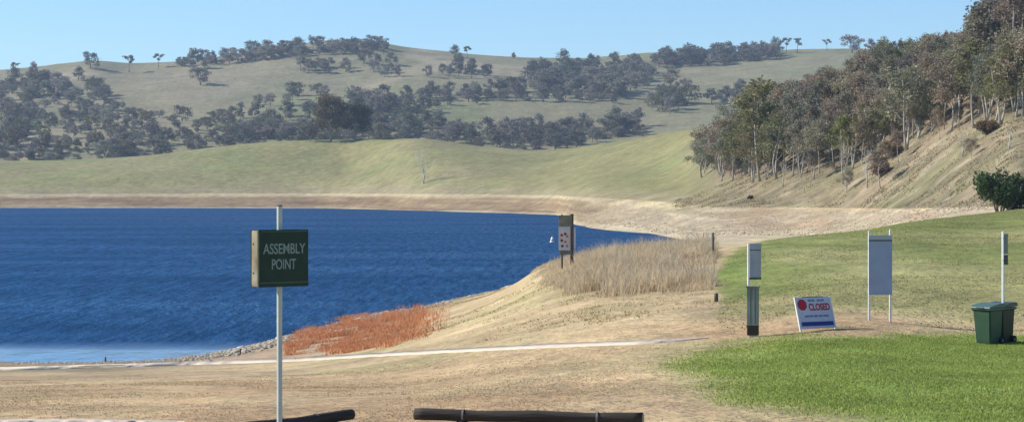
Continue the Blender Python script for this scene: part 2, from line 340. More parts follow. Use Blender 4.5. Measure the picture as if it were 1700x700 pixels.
# ------------------------------------------------------------------ water
def water_material():
    m = bpy.data.materials.new('lake_water'); m.use_nodes = True; nt = m.node_tree; N = nt.nodes; L = nt.links
    b = N['Principled BSDF']; b.inputs['IOR'].default_value = 1.33
    ge = N.new('ShaderNodeNewGeometry')
    def noi(scale, sy, det=4, rough=.6, rot=.15):
        mp = N.new('ShaderNodeMapping'); mp.inputs['Scale'].default_value = (1, sy, 1)
        mp.inputs['Rotation'].default_value = (0, 0, rot)
        L.new(ge.outputs['Position'], mp.inputs['Vector'])
        n = N.new('ShaderNodeTexNoise'); n.inputs['Scale'].default_value = scale; n.inputs['Detail'].default_value = det
        n.inputs['Roughness'].default_value = rough; L.new(mp.outputs[0], n.inputs['Vector']); return n.outputs['Fac']
    # calm water in the lee of the near left bank
    sx = N.new('ShaderNodeSeparateXYZ'); L.new(ge.outputs['Position'], sx.inputs[0])
    big = noi(.05, 1, 3)
    ad = N.new('ShaderNodeMath'); ad.operation = 'MULTIPLY_ADD'; L.new(big, ad.inputs[0]); ad.inputs[1].default_value = 9.0
    L.new(sx.outputs['Y'], ad.inputs[2])
    cm = N.new('ShaderNodeMapRange'); cm.inputs['From Min'].default_value = 117; cm.inputs['From Max'].default_value = 125
    L.new(ad.outputs[0], cm.inputs['Value'])
    w1 = noi(1.5, .28, 5, .7); w2 = noi(.30, .35, 4)
    gust = noi(.012, 3.0, 3)
    su = N.new('ShaderNodeMath'); su.operation = 'MULTIPLY_ADD'; L.new(w2, su.inputs[0]); su.inputs[1].default_value = 2.2; L.new(w1, su.inputs[2])
    st = N.new('ShaderNodeMapRange'); st.inputs['To Min'].default_value = .06; st.inputs['To Max'].default_value = 1.0
    L.new(cm.outputs[0], st.inputs['Value'])
    g2 = N.new('ShaderNodeMapRange'); g2.inputs['From Min'].default_value = .3; g2.inputs['From Max'].default_value = .7
    g2.inputs['To Min'].default_value = .75; g2.inputs['To Max'].default_value = 1.15; L.new(gust, g2.inputs['Value'])
    ms = N.new('ShaderNodeMath'); ms.operation = 'MULTIPLY'; L.new(st.outputs[0], ms.inputs[0]); L.new(g2.outputs[0], ms.inputs[1])
    bp = N.new('ShaderNodeBump'); bp.inputs['Distance'].default_value = WAVE
    L.new(ms.outputs[0], bp.inputs['Strength']); L.new(su.outputs[0], bp.inputs['Height']); L.new(bp.outputs[0], b.inputs['Normal'])
    # steep small waves: part mirror, tinted blue to stand for the upper sky, part blue water body; the calm lee is a clear mirror
    gl = N.new('ShaderNodeBsdfGlossy'); df = N.new('ShaderNodeBsdfDiffuse'); df.inputs['Color'].default_value = WCOL
    tm = N.new('ShaderNodeMix'); tm.data_type = 'RGBA'; tm.inputs['A'].default_value = (.72, .84, .98, 1); tm.inputs['B'].default_value = WGLOSS
    L.new(cm.outputs[0], tm.inputs['Factor']); L.new(tm.outputs['Result'], gl.inputs['Color'])
    r = N.new('ShaderNodeMapRange'); r.inputs['To Min'].default_value = .08; r.inputs['To Max'].default_value = .30
    L.new(cm.outputs[0], r.inputs['Value']); L.new(r.outputs[0], gl.inputs['Roughness'])
    L.new(bp.outputs[0], gl.inputs['Normal']); L.new(bp.outputs[0], df.inputs['Normal'])
    fa_ = N.new('ShaderNodeMapRange'); fa_.inputs['From Min'].default_value = .3; fa_.inputs['From Max'].default_value = .7
    fa_.inputs['To Min'].default_value = .30; fa_.inputs['To Max'].default_value = 1.0; L.new(noi(1.1, .07, 4, .85, 0), fa_.inputs['Value'])  # speckle of ripple glints put into the mirror share
    gp = N.new('ShaderNodeMath'); gp.operation = 'MULTIPLY'; L.new(fa_.outputs[0], gp.inputs[0]); L.new(g2.outputs[0], gp.inputs[1])
    fm_ = N.new('ShaderNodeMix'); fm_.inputs['A'].default_value = .92; L.new(cm.outputs[0], fm_.inputs['Factor']); L.new(gp.outputs[0], fm_.inputs['B'])
    mx = N.new('ShaderNodeMixShader'); L.new(fm_.outputs['Result'], mx.inputs[0]); L.new(df.outputs[0], mx.inputs[1]); L.new(gl.outputs[0], mx.inputs[2])
    L.new(mx.outputs[0], N['Material Output'].inputs['Surface']); N.remove(b)
    return m
WAVE = 1.0; WCOL = (.003, .022, .055, 1); WGLOSS = (.135, .29, .465, 1)
bm = bmesh.new()
for x, y in ((-1500, 60), (500, 60), (500, 1250), (-1500, 1250)): bm.verts.new((x, y, 0))
bm.faces.new(bm.verts)
water = bm_obj('water', bm, water_material()); tag(water, kind='structure')

# ------------------------------------------------------------------ paths
concrete = mat('pale_track', (.56,.47,.36), .9, .18, 3.0)
def path(pts, half_rows, name='path'):
    """pts: (px,row) centre line lying on the ground, thickness in rows"""
    vs = []; fs = []
    n = 160
    us = np.linspace(pts[0][0], pts[-1][0], n)
    rr = np.interp(us, [p[0] for p in pts], [p[1] for p in pts])
    hh = np.interp(us, [p[0] for p in pts], half_rows)
    for u, r_, h_ in zip(us, rr, hh):
        j = .35*vnoise(np.array(u), np.array(0.), 14, 3)
        d0 = hit(u, r_+h_+j) or 30; d1 = hit(u, r_-h_+j) or 31
        for d in (d0, d0+.03, d1-.03, d1):
            g = G(u, d); vs.append((g.x, g.y, g.z + (.02 if d in (d0+.03, d1-.03) else -.05)))
    for i in range(n-1):
        for k in range(3):
            a = i*4+k; fs.append((a, a+4, a+5, a+1))
    o = mesh_np(name, vs, fs, concrete); tag(o, kind='structure'); return o
path([(-200,619),(0,612),(250,605),(480,597),(700,584),(900,574),(1060,568),(1175,561)], [2.4,2.4,2.6,2.6,2.8,3.0,3.0,.5])

path([(-200,699.5),(0,698.5),(150,698),(306,700.5)], [2.2,2,1.8,.6])

# ------------------------------------------------------------------ lighting, camera, air
az = Vector((-1, .22, 0)).normalized(); EL = R(35)
sd = Vector((az.x*math.cos(EL), az.y*math.cos(EL), math.sin(EL)))
sun = bpy.data.lights.new('sun', 'SUN'); sun.energy = 4.0; sun.angle = R(.55); sun.color = (1, .94, .84)
so = bpy.data.objects.new('sun', sun); so.rotation_euler = sd.to_track_quat('Z', 'Y').to_euler(); link(so)
w = bpy.data.worlds.new('World'); sc.world = w; w.use_nodes = True; nt = w.node_tree
sky = nt.nodes.new('ShaderNodeTexSky'); sky.sky_type = 'NISHITA'; sky.sun_disc = False
sky.sun_elevation = EL; sky.sun_rotation = math.atan2(sd.x, sd.y)
sky.air_density = 1.0; sky.dust_density = 0.1; sky.ozone_density = 4.0; sky.altitude = 600
tint = nt.nodes.new('ShaderNodeVectorMath'); tint.operation = 'MULTIPLY'; tint.inputs[1].default_value = (.84, .99, 1.12)
nt.links.new(sky.outputs[0], tint.inputs[0]); nt.links.new(tint.outputs[0], nt.nodes['Background'].inputs[0]); nt.nodes['Background'].inputs[1].default_value = .09
cam = bpy.data.cameras.new('camera'); co = bpy.data.objects.new('camera', cam); link(co); sc.camera = co
co.location = (0, 0, H); co.rotation_euler = (R(90), 0, 0)
cam.sensor_width = 36; cam.lens = F/1700*36; cam.shift_y = (HR-350)/1700; cam.clip_end = 20000; cam.clip_start = .1
sc.view_settings.view_transform = 'Standard'; sc.view_settings.look = 'None'; sc.view_settings.exposure = 0.70; sc.view_settings.gamma = 1
sc.render.engine = 'CYCLES'

# ================================================================== VEGETATION
def leaf_cloud(r, centers, radii, n_per, size, up=.15):
    """many small leaf clump faces spread through ellipsoids; returns verts, tri faces"""
    vs = []
    for (c, q, n) in zip(centers, radii, n_per):
        d = r.normal(size=(n, 3)); d /= np.linalg.norm(d, axis=1)[:, None]
        rad = r.random(n)**.42
        rad = rad*(1+.25*np.sin(d[:, 0]*5+c[0])*np.cos(d[:, 1]*4+c[1]))
        p = np.array(c)+d*rad[:, None]*np.array(q)
        s = size*(.55+.9*r.random(n))[:, None]
        a = r.normal(size=(n, 3)); a /= np.linalg.norm(a, axis=1)[:, None]
        b = np.cross(a, r.normal(size=(n, 3))); b /= np.linalg.norm(b, axis=1)[:, None]
        vs.append(np.stack([p-a*s, p+b*s*.7, p+a*s, p-b*s*.7], 1))
    v = np.concatenate(vs).reshape(-1, 3)
    return v, np.arange(len(v)).reshape(-1, 4)
def tree_shape(seed, h, spread, trunk_r, base, nclump, nleaf, leaf, lean=.06, flat=.55, fork=1, limbs=5, open_=0.0):
    """returns trunk bmesh and crown arrays; h height, spread crown half width, base fraction of clear trunk"""
    r = np.random.default_rng(seed); bm = bmesh.new()
    cs, rs, ns = [], [], []
    for f in range(fork):
        ang = r.random()*6.28; ln = lean*h*(1+1.5*(fork > 1))
        top = Vector((math.cos(ang)*ln, math.sin(ang)*ln, h*(.80-.1*r.random())))
        pts = []; q = Vector((0, 0, -.3))
        kx, ky = r.normal(size=2)*.012*h
        for i in range(7):
            t = i/6
            pts.append(Vector((top.x*t+kx*math.sin(t*5), top.y*t+ky*math.sin(t*4), -.3+(top.z+.3)*t)))
        tube(bm, pts, [trunk_r*(1.25-.4*min(1, i/1.5)) * (1-.8*i/6)+.02 for i in range(7)], 7)
        for l in range(limbs):
            t = base+(1-base)*(.1+.8*(l+r.random()*.6)/limbs)
            k = min(5.99, t*6); p0 = pts[int(k)].lerp(pts[int(k)+1], k-int(k)) if k < 6 else pts[6]
            a = l*2.4+r.random()*1.2+f*1.7; reach = spread*(.55+.5*r.random())*(1.15-.55*t)
            p2 = p0+Vector((math.cos(a)*reach, math.sin(a)*reach, h*(.10+.10*r.random())))
            p1 = p0.lerp(p2, .5)+Vector((0, 0, h*.02)); rr = trunk_r*(1-.75*t)*.55+.015
            tube(bm, [p0, p1, p2], [rr, rr*.7, rr*.25], 5)
            for _ in range(max(1, nclump//(limbs*fork))):
                s = spread*(.24+.22*r.random())
                cs.append(np.array(p1.lerp(p2, .3+.8*r.random()))+r.normal(size=3)*spread*.13)
                rs.append((s, s, s*flat*(.8+.5*r.random())))
        for _ in range(max(1, nclump//6)):
            s = spread*(.25+.2*r.random()); cs.append(np.array(top)+r.normal(size=3)*(spread*.22, spread*.22, h*.04)+np.array((0, 0, h*.06)))
            rs.append((s, s, s*flat*1.1))
    ar = np.array([q[0]*q[1] for q in rs]); ns = np.maximum(8, (nleaf*ar/ar.sum()).astype(int))
    v, f = leaf_cloud(r, cs, rs, ns, leaf)
    return bm, v, f
bark_grey = mat('bark_grey', (.20,.17,.14), .9, .3, 3)
bark_pale = mat('bark_pale', (.44,.40,.33), .85, .3, 2, streak=(1, 1, .25))
leafm = mat('gum_leaves', objcol=True, rough=.7, var=.35, scale=.35, spec=.3, trans=.38)
leafa = mat('gum_leaves_massed', attr=True, rough=.7, var=.35, scale=.35, spec=.3, trans=.38)
twigm = mat('dry_twigs', objcol=True, rough=.9, var=.25, scale=1.0, spec=.1)
def make_tree(kind, bark, *a, **k):
    root = empty(kind, (0, 0, -500))
    bm, v, f = tree_shape(*a, **k)
    bm_obj('trunk', bm, bark, root, True); mesh_np('crown', v, f, leafm, root)
    return root
def copy_tree(src, loc, rz, s, color, label, cat, group, fresh, hs=1.0):
    """first use places the prototype itself, later ones copy it and its parts"""
    if src in fresh: fresh.remove(src); r_ = src; kids = list(src.children)
    else:
        r_ = src.copy(); COL.objects.link(r_); kids = []
        for ch in src.children:
            c = ch.copy(); COL.objects.link(c); c.parent = r_; kids.append(c)
    r_.location = loc; r_.rotation_euler = (0, 0, rz); r_.scale = (s, s, s*hs)
    for c in kids:
        if 'crown' in c.name: c.color = (*color, 1)
    tag(r_, label, cat, group); return r_
def jit(c, a=.18):
    k = 1+random.uniform(-a, a); return tuple(max(.01, x*k*(1+random.uniform(-.07, .07))) for x in c)

# --- far trees : about 14 m, unit height variants
far = [make_tree('gum_tree', bark_grey, 100+i, 14.0, [5.5, 6.5, 5.0, 7.2][i % 4], .35, [.14, .08, .2, .12][i % 4], [22, 26, 18, 28][i % 4], [1100, 1300, 900, 1400][i % 4], .46, flat=[.75, .65, .9, .6][i % 4], fork=[1, 2, 1, 2][i % 4], limbs=[5, 4, 6, 5][i % 4]) for i in range(10)]
open_far = [make_tree('gum_tree', bark_grey, 150+i, 15.0, 4.6, .35, .42, 9, 420, .5, flat=.6, fork=1+i % 2, limbs=4) for i in range(4)]
fresh = set(far+open_far)
GREY = (.23,.21,.165); DARK = (.145,.14,.105); OLV = (.14,.13,.065); PALE = (.21,.195,.16)
taken = []
def plant(px, row, hpx, color, label, group, protos=far, dmin=1150, wide=1.0, cat='tree'):
    d = hit(px, row, dmin)
    if d is None or d > 2600:      # on the skyline: stand on the ridge itself
        j = int(np.searchsorted(pxs, px)); r_ = HR+(H-Zg[:, j])/Dg[:, j]*F
        i = np.argmin(np.where((Dg[:, j] > dmin) & (Dg[:, j] < 2600), r_, 1e9)); d = Dg[i, j]
    g = G(px, d); g.z -= .15
    s = hpx*d/F/14.0
    p = random.choice(protos)
    return copy_tree(p, g, random.uniform(0, 6.28), s*wide, jit(color), label, cat, group, fresh, hs=1/wide)
def inside(poly, x, y):
    c = False
    for i in range(len(poly)):
        x0, y0 = poly[i]; x1, y1 = poly[i-1]
        if (y0 > y) != (y1 > y) and x < (x1-x0)*(y-y0)/(y1-y0)+x0: c = not c
    return c
MASS = []
def mass(specs, name, label):
    vs, fs, cs, mi, off = [], [], [], [], 0
    for p, g, a, s_, hs, c in specs:
        for ch in p.children:
            me = ch.data; n = len(me.vertices); v = np.zeros(n*3, np.float32); me.vertices.foreach_get('co', v); v = v.reshape(-1, 3)*np.array((s_, s_, s_*hs))
            q = np.array([[*pl.vertices] for pl in me.polygons if pl.loop_total == 4]); ca_, sa_ = math.cos(a), math.sin(a)
            if len(q) == 0: continue
            v = np.stack([v[:, 0]*ca_-v[:, 1]*sa_, v[:, 0]*sa_+v[:, 1]*ca_, v[:, 2]], 1)+np.array(g)
            vs.append(v); fs.append(q+off); off += n; cr = 'crown' in ch.name; mi.append(np.full(len(q), 0 if cr else 1)); cs.append(np.tile((*c, 1), (n, 1)))
    o = mesh_np(name, np.concatenate(vs), np.concatenate(fs), [leafa, bark_grey], fm=np.concatenate(mi))
    a_ = o.data.color_attributes.new('tint', 'FLOAT_COLOR', 'POINT'); a_.data.foreach_set('color', np.concatenate(cs).astype(np.float32).ravel())
    tag(o, label, 'wood', kind='stuff'); return o
def wood(poly, n, hpx, colors, label, group, gap=9, dmin=1150, thin=0.0):
    xs = [p[0] for p in poly]; ys = [p[1] for p in poly]; pts = []; tries = 0
    while len(pts) < n and tries < 6000:
        tries += 1; x = random.uniform(min(xs), max(xs)); y = random.uniform(min(ys), max(ys))
        if not inside(poly, x, y): continue
        if any(((x-a)/gap)**2+((y-b)/(gap*.4))**2 < 1 for a, b in pts): continue
        if thin and float(vnoise(np.array(x), np.array(y*2.5), 55, 4)) < thin: continue
        pts.append((x, y))
    for _ in range(int(n*(6 if n > 70 else 4)) if n > 15 else 0):
        x = random.uniform(min(xs), max(xs)); y = random.uniform(min(ys), max(ys))
        if not inside(poly, x, y): continue
        if thin and float(vnoise(np.array(x), np.array(y*2.5), 55, 4)) < thin: continue
        d = hit(x, y, dmin)
        if d is None or d > 2500: continue
        g = G(x, d); g.z -= .3; MASS.append((random.choice(far), tuple(g), random.uniform(0, 6.28), hpx*random.uniform(.45, .9)*d/F/14, random.uniform(.6, .95), jit(random.choice(colors))))
    for x, y in pts: plant(x, y, random.uniform(.75, 1.2)*hpx, random.choice(colors), label, group, dmin=dmin, wide=random.uniform(.85, 1.3))
    print(group, len(pts))
# dense woods on the far slope
wood([(-10,140),(60,125),(110,140),(190,165),(215,185),(330,205),(480,190),(500,232),(370,250),(200,269),(-10,276)], 80, 27, [GREY, DARK, GREY, OLV], 'grey green gum tree in the tangled wood filling the lower left of the far hill', 'gum trees of the lower left wood', 12, dmin=1290, thin=-1.1)
wood([(505,188),(560,178),(650,168),(715,158),(860,150),(1040,150),(1045,172),(870,170),(740,176),(690,200),(600,205),(505,208)], 46, 30, [GREY, DARK], 'blue grey gum tree in the long dark belt across the middle of the far hill', 'gum trees of the middle belt', 13)
wood([(370,225),(420,205),(500,212),(640,210),(720,212),(850,225),(950,212),(1060,205),(1062,226),(950,251),(850,256),(750,246),(640,236),(480,240)], 62, 31, [GREY, DARK, GREY, PALE], 'grey gum tree in the wood just behind the grassy promontory crest', 'gum trees behind the promontory', 13, dmin=1240)
wood([(285,108),(400,92),(450,84),(520,76),(640,78),(650,90),(520,92),(400,106),(300,116)], 38, 22, [GREY, DARK], 'small dark gum tree in the row along the highest skyline ridge', 'gum trees along the high ridge', 11)
wood([(1080,104),(1130,98),(1290,88),(1300,98),(1200,110),(1090,112)], 28, 27, [GREY, DARK], 'dark gum tree in the row on the skyline left of the wooded hillside', 'gum trees along the right skyline', 11)
wood([(885,118),(960,110),(1080,116),(1085,135),(1040,160),(880,150)], 30, 31, [GREY, DARK], 'dark gum tree in the big clump upper right of centre on the far hill', 'gum trees of the upper clump', 13)
wood([(490,112),(570,112),(580,124),(480,124)], 8, 24, [GREY, DARK], 'gum tree of the small group below the high ridge', 'gum trees below the high ridge', 12)
wood([(715,118),(770,112),(820,128),(830,136),(720,130)], 8, 25, [GREY, DARK], 'gum tree of the loose group on the open slope right of centre', 'gum trees on the open slope', 14)
wood([(1080,175),(1140,150),(1145,185),(1100,195)], 13, 30, [GREY, PALE, OLV], 'gum tree of the scattered group beside the left end of the wooded hillside', 'gum trees scattered before the saddle', 11)
wood([(1165,165),(1235,150),(1240,180),(1170,182)], 7, 31, [GREY, DARK], 'dark gum tree seen just beyond the left end of the wooded hillside', 'gum trees beyond the hillside', 12)
wood([(590,100),(650,105),(670,128),(720,125),(700,140),(600,130)], 8, 22, [GREY, DARK, PALE], 'scattered gum tree on the pale slope under the highest ridge', 'gum trees scattered under the ridge', 18)
wood([(330,200),(480,160),(560,150),(560,160),(470,178),(400,200)], 12, 22, [GREY, DARK], 'small gum tree on the open grass between the woods left of centre', 'gum trees between the woods', 16)
# single trees one can point at
for px, row, hp, c, pr, wd, lab in [
    (25,124,25,GREY,open_far,1.0,'lone gum tree on the skyline at the far left edge'),
    (75,145,34,DARK,far,1.0,'dark gum tree topping the slope just right of the far left skyline tree'),
    (150,114,30,DARK,far,.85,'round dark gum tree standing alone on the left skyline'),
    (130,134,24,DARK,far,.9,'small dark gum tree just below the round skyline tree'),
    (157,148,24,DARK,far,1.1,'dark spreading gum tree below the round skyline tree'),
    (175,165,26,DARK,far,1.2,'dark gum tree at the right tip of the left wood with its long shadow'),
    (214,120,34,PALE,open_far,.9,'thin pale gum tree standing apart on the left skyline'),
    (263,112,28,DARK,open_far,1.0,'slender dark gum tree with open crown on the left skyline'),
    (320,116,40,GREY,far,1.1,'large round gum tree on the skyline where the ridge wood begins'),
    (333,141,30,DARK,far,1.0,'dark gum tree on the green slope below the large round skyline tree'),
    (755,95,20,DARK,far,1.0,'left of the two small gum trees on the skyline right of the peak'),
    (776,95,22,DARK,open_far,1.0,'right of the two small gum trees on the skyline right of the peak'),
    (852,99,12,DARK,far,1.0,'tiny gum tree alone on the low skyline'),
    (1305,88,31,GREY,open_far,.9,'left of the paired slender gum trees on the right skyline'),
    (1323,88,30,GREY,open_far,.9,'right of the paired slender gum trees on the right skyline'),
    (1373,84,23,GREY,open_far,1.0,'small lone gum tree between pair and round tree on the right skyline'),
    (1415,88,31,GREY,far,1.1,'round bushy gum tree on the right skyline near the wooded hillside'),
    (1445,86,24,GREY,far,1.0,'low gum tree where the right skyline meets the wooded hillside'),
    (1113,145,33,GREY,far,1.0,'dark domed gum tree on the open slope above the saddle'),
    (1033,222,36,GREY,far,1.1,'grey gum tree at the right end of the wood behind the promontory'),
    (810,126,22,DARK,far,1.1,'dark bushy gum tree below the right slope of the peak')]:
    plant(px, row, hp, c, lab, None, protos=pr, wide=wd)

mass(MASS, 'far_wood', 'undivided scrub and smaller trees filling the woods of the far hill')
# --- big trees on the promontory
big = make_tree('spreading_gum_tree', bark_grey, 301, 27.0, 13.5, .6, .20, 46, 8500, .50, flat=.6, fork=2, limbs=6, lean=.05)
copy_tree(big, G(549, hit(549, 234.5, 1000)-2), 2.2, .98, (.13,.10,.045), 'broad olive brown gum tree standing on the promontory crest', 'tree', None, {big}, hs=1.05)
big2 = make_tree('spreading_gum_tree', bark_grey, 305, 25.0, 10.5, .5, .16, 36, 6500, .48, flat=.65, fork=1, limbs=8)
copy_tree(big2, G(590, hit(590, 233.5, 1000)+14), .5, .93, (.055,.060,.035), 'darker gum tree close behind the broad tree on the promontory', 'tree', None, {big2})
for px, row, hp, c, lab in [(515,235,28,(.14,.12,.08),'low brown shrubby gum left of the broad promontory tree'),(636,232,34,(.22,.20,.16),'pale grey gum tree right of the promontory pair')]:
    pr = make_tree('gum_tree', bark_grey, 320+px, 14, 6.5, .3, .15, 18, 1400, .42, flat=.8, limbs=6); fresh.add(pr); plant(px, row, hp, c, lab, None, protos=[pr], dmin=1000)

def twig_tree(name, seed, h, spread, r0, bark, levels=4, nb=3):
    """bare branching tree as trunk + crown of twigs"""
    r = random.Random(seed); bt, bc = bmesh.new(), bmesh.new()
    def grow(p, d, ln, rad, lv):
        q = p+d*ln; m_ = p.lerp(q, .5)+Vector((r.uniform(-1,1), r.uniform(-1,1), 0))*ln*.06
        tube(bt if lv == levels else bc, [p, m_, q], [rad, rad*.8, rad*.55], 5 if lv > 1 else 3, cap=lv > 2)
        if lv:
            for k in range(nb+(lv == levels)):
                a = r.uniform(0, 6.28); t = r.uniform(.5, 1)
                dd = (d+Vector((math.cos(a), math.sin(a), r.uniform(-.1, .5)))*spread).normalized()
                grow(p.lerp(q, t if k else 1), dd, ln*r.uniform(.55, .8), rad*.5, lv-1)
    grow(Vector((0, 0, -.15)), Vector((r.uniform(-.08,.08), r.uniform(-.08,.08), 1)).normalized(), h*.36, r0, levels)
    root = empty(name, (0, 0, -500)); bm_obj('trunk', bt, bark, root, True); bm_obj('crown', bc, bark, root)
    return root
t = twig_tree('bare_sapling', 5, 19.0, .55, .42, mat('bark_bleached', (.55,.50,.42), .8, .15, 2), 4, 3)
d = hit(703, 304, 900); t.location = G(703, d); tag(t, 'pale bare sapling alone on the grass slope across the lake', 'tree')
t = twig_tree('dead_shrub', 8, 3.6, .8, .12, bark_grey, 3, 3); t.location = G(196, hit(196, 302, 1020)); tag(t, 'small dark dead shrub on the grass across the lake at left', 'shrub')

# --- wood on the right hillside
BRN = (.30,.225,.16); BRN2 = (.28,.225,.155); OG = (.20,.19,.085); KH = (.30,.26,.165); GG = (.24,.225,.155)
def wood_proto(i):
    s = [3.2, 2.6, 3.8, 3.0][i % 4]
    return make_tree('hillside_gum_tree', bark_pale, 400+i, 14.0, s, [.15,.12,.18,.14][i % 4], [.34,.42,.22,.30][i % 4], [26,20,30,24][i % 4], [2700,2000,3000,2400][i % 4], .18, flat=[.95,1.15,.8,1.0][i % 4], fork=[1,1,2,2][i % 4], limbs=[7,6,5,5][i % 4], lean=.05)
rw = [wood_proto(i) for i in range(10)]; fresh |= set(rw)
def hill_tree(px, D, hpx, color, label, group, protos=rw, wide=1.0):
    g = G(px, D); g.z -= .1; s = hpx*D/F/14.0
    return copy_tree(random.choice(protos), g, random.uniform(0, 6.28), s*wide, jit(color), label, 'tree', group, fresh, hs=1/wide)
ft = lambda u: np.interp(u, [1150,1200,1260,1330,1400,1450,1520,1600,1700,1900], [285,296,300,300,284,262,228,212,196,150])   # lower edge of the wood, rows
tops = lambda u: np.interp(u, [1150,1180,1230,1300,1400,1450,1500,1560,1600,1620,1650,1700,1900], [245,190,110,145,112,78,72,55,66,28,-15,-30,-60])
cnt = 0; specs = []
for u in np.arange(1172, 1900, 17):
    d0 = hit(u, ft(u), 200)
    if d0 is None: continue
    for k in range(8):
        uu = u+random.uniform(-9, 9); D = d0+k*random.uniform(11, 17)+random.uniform(-3, 5)
        g = gz(uu, D); rb = HR+(H-g)/D*F; want = tops(uu)
        hp = (115 if uu < 1600 else 150)*random.uniform(.72, 1.08)*d0/D
        if uu < 1235: hp *= .85
        if rb-hp < want-6: hp = rb-want+random.uniform(-4, 16)
        if hp < 45: 
            if k < 4: hp = 45+random.uniform(0, 12)
            else: continue
        if uu < 1205 and k > 2: continue
        hue = float(vnoise(np.array(uu), np.array(D), 60, 9))+random.uniform(-.5, .5)
        if uu < 1275 and want < 150 and hp > 80 and k < 5: c, kk = OG, 0
        elif hue > .25: c, kk = random.choice([OG, GG, KH]), 0
        elif hue > -.4: c, kk = random.choice([KH, GG, BRN2, GG]), 1
        else: c, kk = random.choice([BRN, BRN2, BRN]), 2
        side = 'lower left end' if uu < 1400 else 'middle' if uu < 1600 else 'high right end'
        lab = ['olive green gum tree in the hillside wood at its %s', 'khaki grey gum tree in the hillside wood at its %s', 'brown crowned gum tree in the hillside wood at its %s'][kk] % side
        specs.append((hp, uu, D, c, lab, 'trees of the hillside wood, '+['olive', 'khaki', 'brown'][kk]+' ones at its '+side))
specs.sort(key=lambda q: -q[0]*(1 if q[1] < 1715 else .3))
for hp, uu, D, c, lab, gp in specs[:280]: hill_tree(uu, D, hp, c, lab, gp, wide=random.uniform(.9, 1.3))
HM = [(random.choice(rw), (lambda g: (g.x, g.y, g.z-.1))(G(uu, D)), random.uniform(0, 6.28), hp*D/F/14.0, 1.0, jit(c)) for hp, uu, D, c, lab, gp in specs[280:]]
for i in range(110):   # understorey
    uu = random.uniform(1165, 1730); d0 = hit(uu, ft(uu)-2, 200)
    if d0: g = G(uu, d0+random.uniform(0, 55)); HM.append((random.choice(rw), (g.x, g.y, g.z-.4), random.uniform(0, 6.28), random.uniform(22, 52)*d0/F/14.0, .8, jit(random.choice([BRN2, KH, GG, (.19,.17,.12)]))))
mass(HM, 'hillside_wood', 'smaller trees massed between and behind the gums of the hillside wood')
print('hill wood', len(specs))
# three trees that stand out of the wood
for px, D, hp, c, wd, lab in [(1262, 470, 190, OG, 1.15, 'tallest olive gum tree rising above the left end of the hillside wood'),
    (1400, hit(1400, 304, 200), 130, (.17,.18,.06), 1.0, 'yellow green gum tree at the lower front edge of the hillside wood'),
    (1640, 385, 195, GG, 1.15, 'very tall grey green gum tree where the hillside wood rises above the picture'),
    (1688, 372, 215, BRN, 1.1, 'very tall brown crowned gum tree at the top right corner of the picture'),
    (1505, 405, 165, GG, 1.2, 'big grey green gum tree in the middle of the hillside wood')]:
    hill_tree(px, D, hp, c, lab, None, wide=wd)
for px, row, hp, c, wd, lab in [(1462,312,76,(.36,.27,.22),1.5,'small pinkish brown tree alone on the slope with a long shadow'),(1492,268,60,(.30,.24,.17),1.3,'small tawny tree on the slope just under the wood'),
    (1526,229,50,(.30,.27,.20),1.2,'small grey tree with pale trunk on the slope edge left of the khaki one'),(1612,262,40,(.31,.24,.17),1.4,'small round tawny tree on the upper slope above the green bush'),(1405,318,46,(.33,.28,.2),1.1,'short dry tree low on the slope below the yellow green gum'),(1560,232,58,(.28,.24,.16),1.2,'small khaki tree leaning out from the high part of the wood'),(1345,303,64,(.26,.24,.17),1.1,'slender grey tree in front of the lower wood edge')]:
    hill_tree(px, hit(px, row, 200), hp, c, lab, None, wide=wd)
for px, row, hp, sd_, lab in [(1440,311,82,21,'nearly bare pinkish tree on the straw slope below the wood'),(1524,227,44,22,'white trunked bare tree at the edge of the hillside wood'),
    (1597,260,50,23,'small bare sapling on the straw slope above the green bush'),(1676,247,38,24,'bare pale sapling at the right edge of the slope'),(1405,306,84,25,'slim leaning trunk with few twigs below the wood'),(1300,309,52,26,'short bare stem in front of the left wood edge')]:
    D = hit(px, row, 200); t = twig_tree('bare_tree', sd_, hp*D/F, .5 if sd_ < 25 else .3, .16, bark_pale, 4, 3); t.location = G(px, D); tag(t, lab, 'tree')
def bush(name, px, D, hpx, wpx, color, label, seed, nleaf, leaf, stems=6):
    r = np.random.default_rng(seed); h = hpx*D/F; w_ = wpx*D/F/2
    root = empty(name, G(px, D)); bt = bmesh.new(); cs, rs = [], []
    for i in range(stems):
        a = i*2.4; x, y = math.cos(a)*w_*.55*r.random(), math.sin(a)*w_*.55*r.random()
        tube(bt, [(x*.3, y*.3, -.1), (x, y, h*.3), (x*1.3, y*1.3, h*.6)], [.05*h/2, .03*h/2, .01*h], 5)
    for i in range(18):
        a = r.random()*6.28; q = r.random()**.6*w_*.66; z = h*(.22+.52*r.random()*(1-.45*(q/w_)**2))
        cs.append((math.cos(a)*q, math.sin(a)*q, z)); s = w_*(.24+.16*r.random()); rs.append((s, s, min(s, h*.26)))
    ns = [nleaf//18]*18; v, f = leaf_cloud(r, cs, rs, ns, leaf); v[:, 2] = np.abs(v[:, 2])
    bm_obj('stems', bt, bark_grey, root, True); c = mesh_np('foliage', v, f, leafm, root); c.color = (*color, 1)
    tag(root, label, 'bush'); return root
bush('green_bush', 1660, 203, 84, 118, (.055,.095,.03), 'dense dark green bush at the top edge of the lawn', 51, 9000, .13)
bush('green_bush', 1712, 206, 58, 70, (.050,.085,.03), 'second dark green bush cut by the right edge of the picture', 52, 6000, .13)
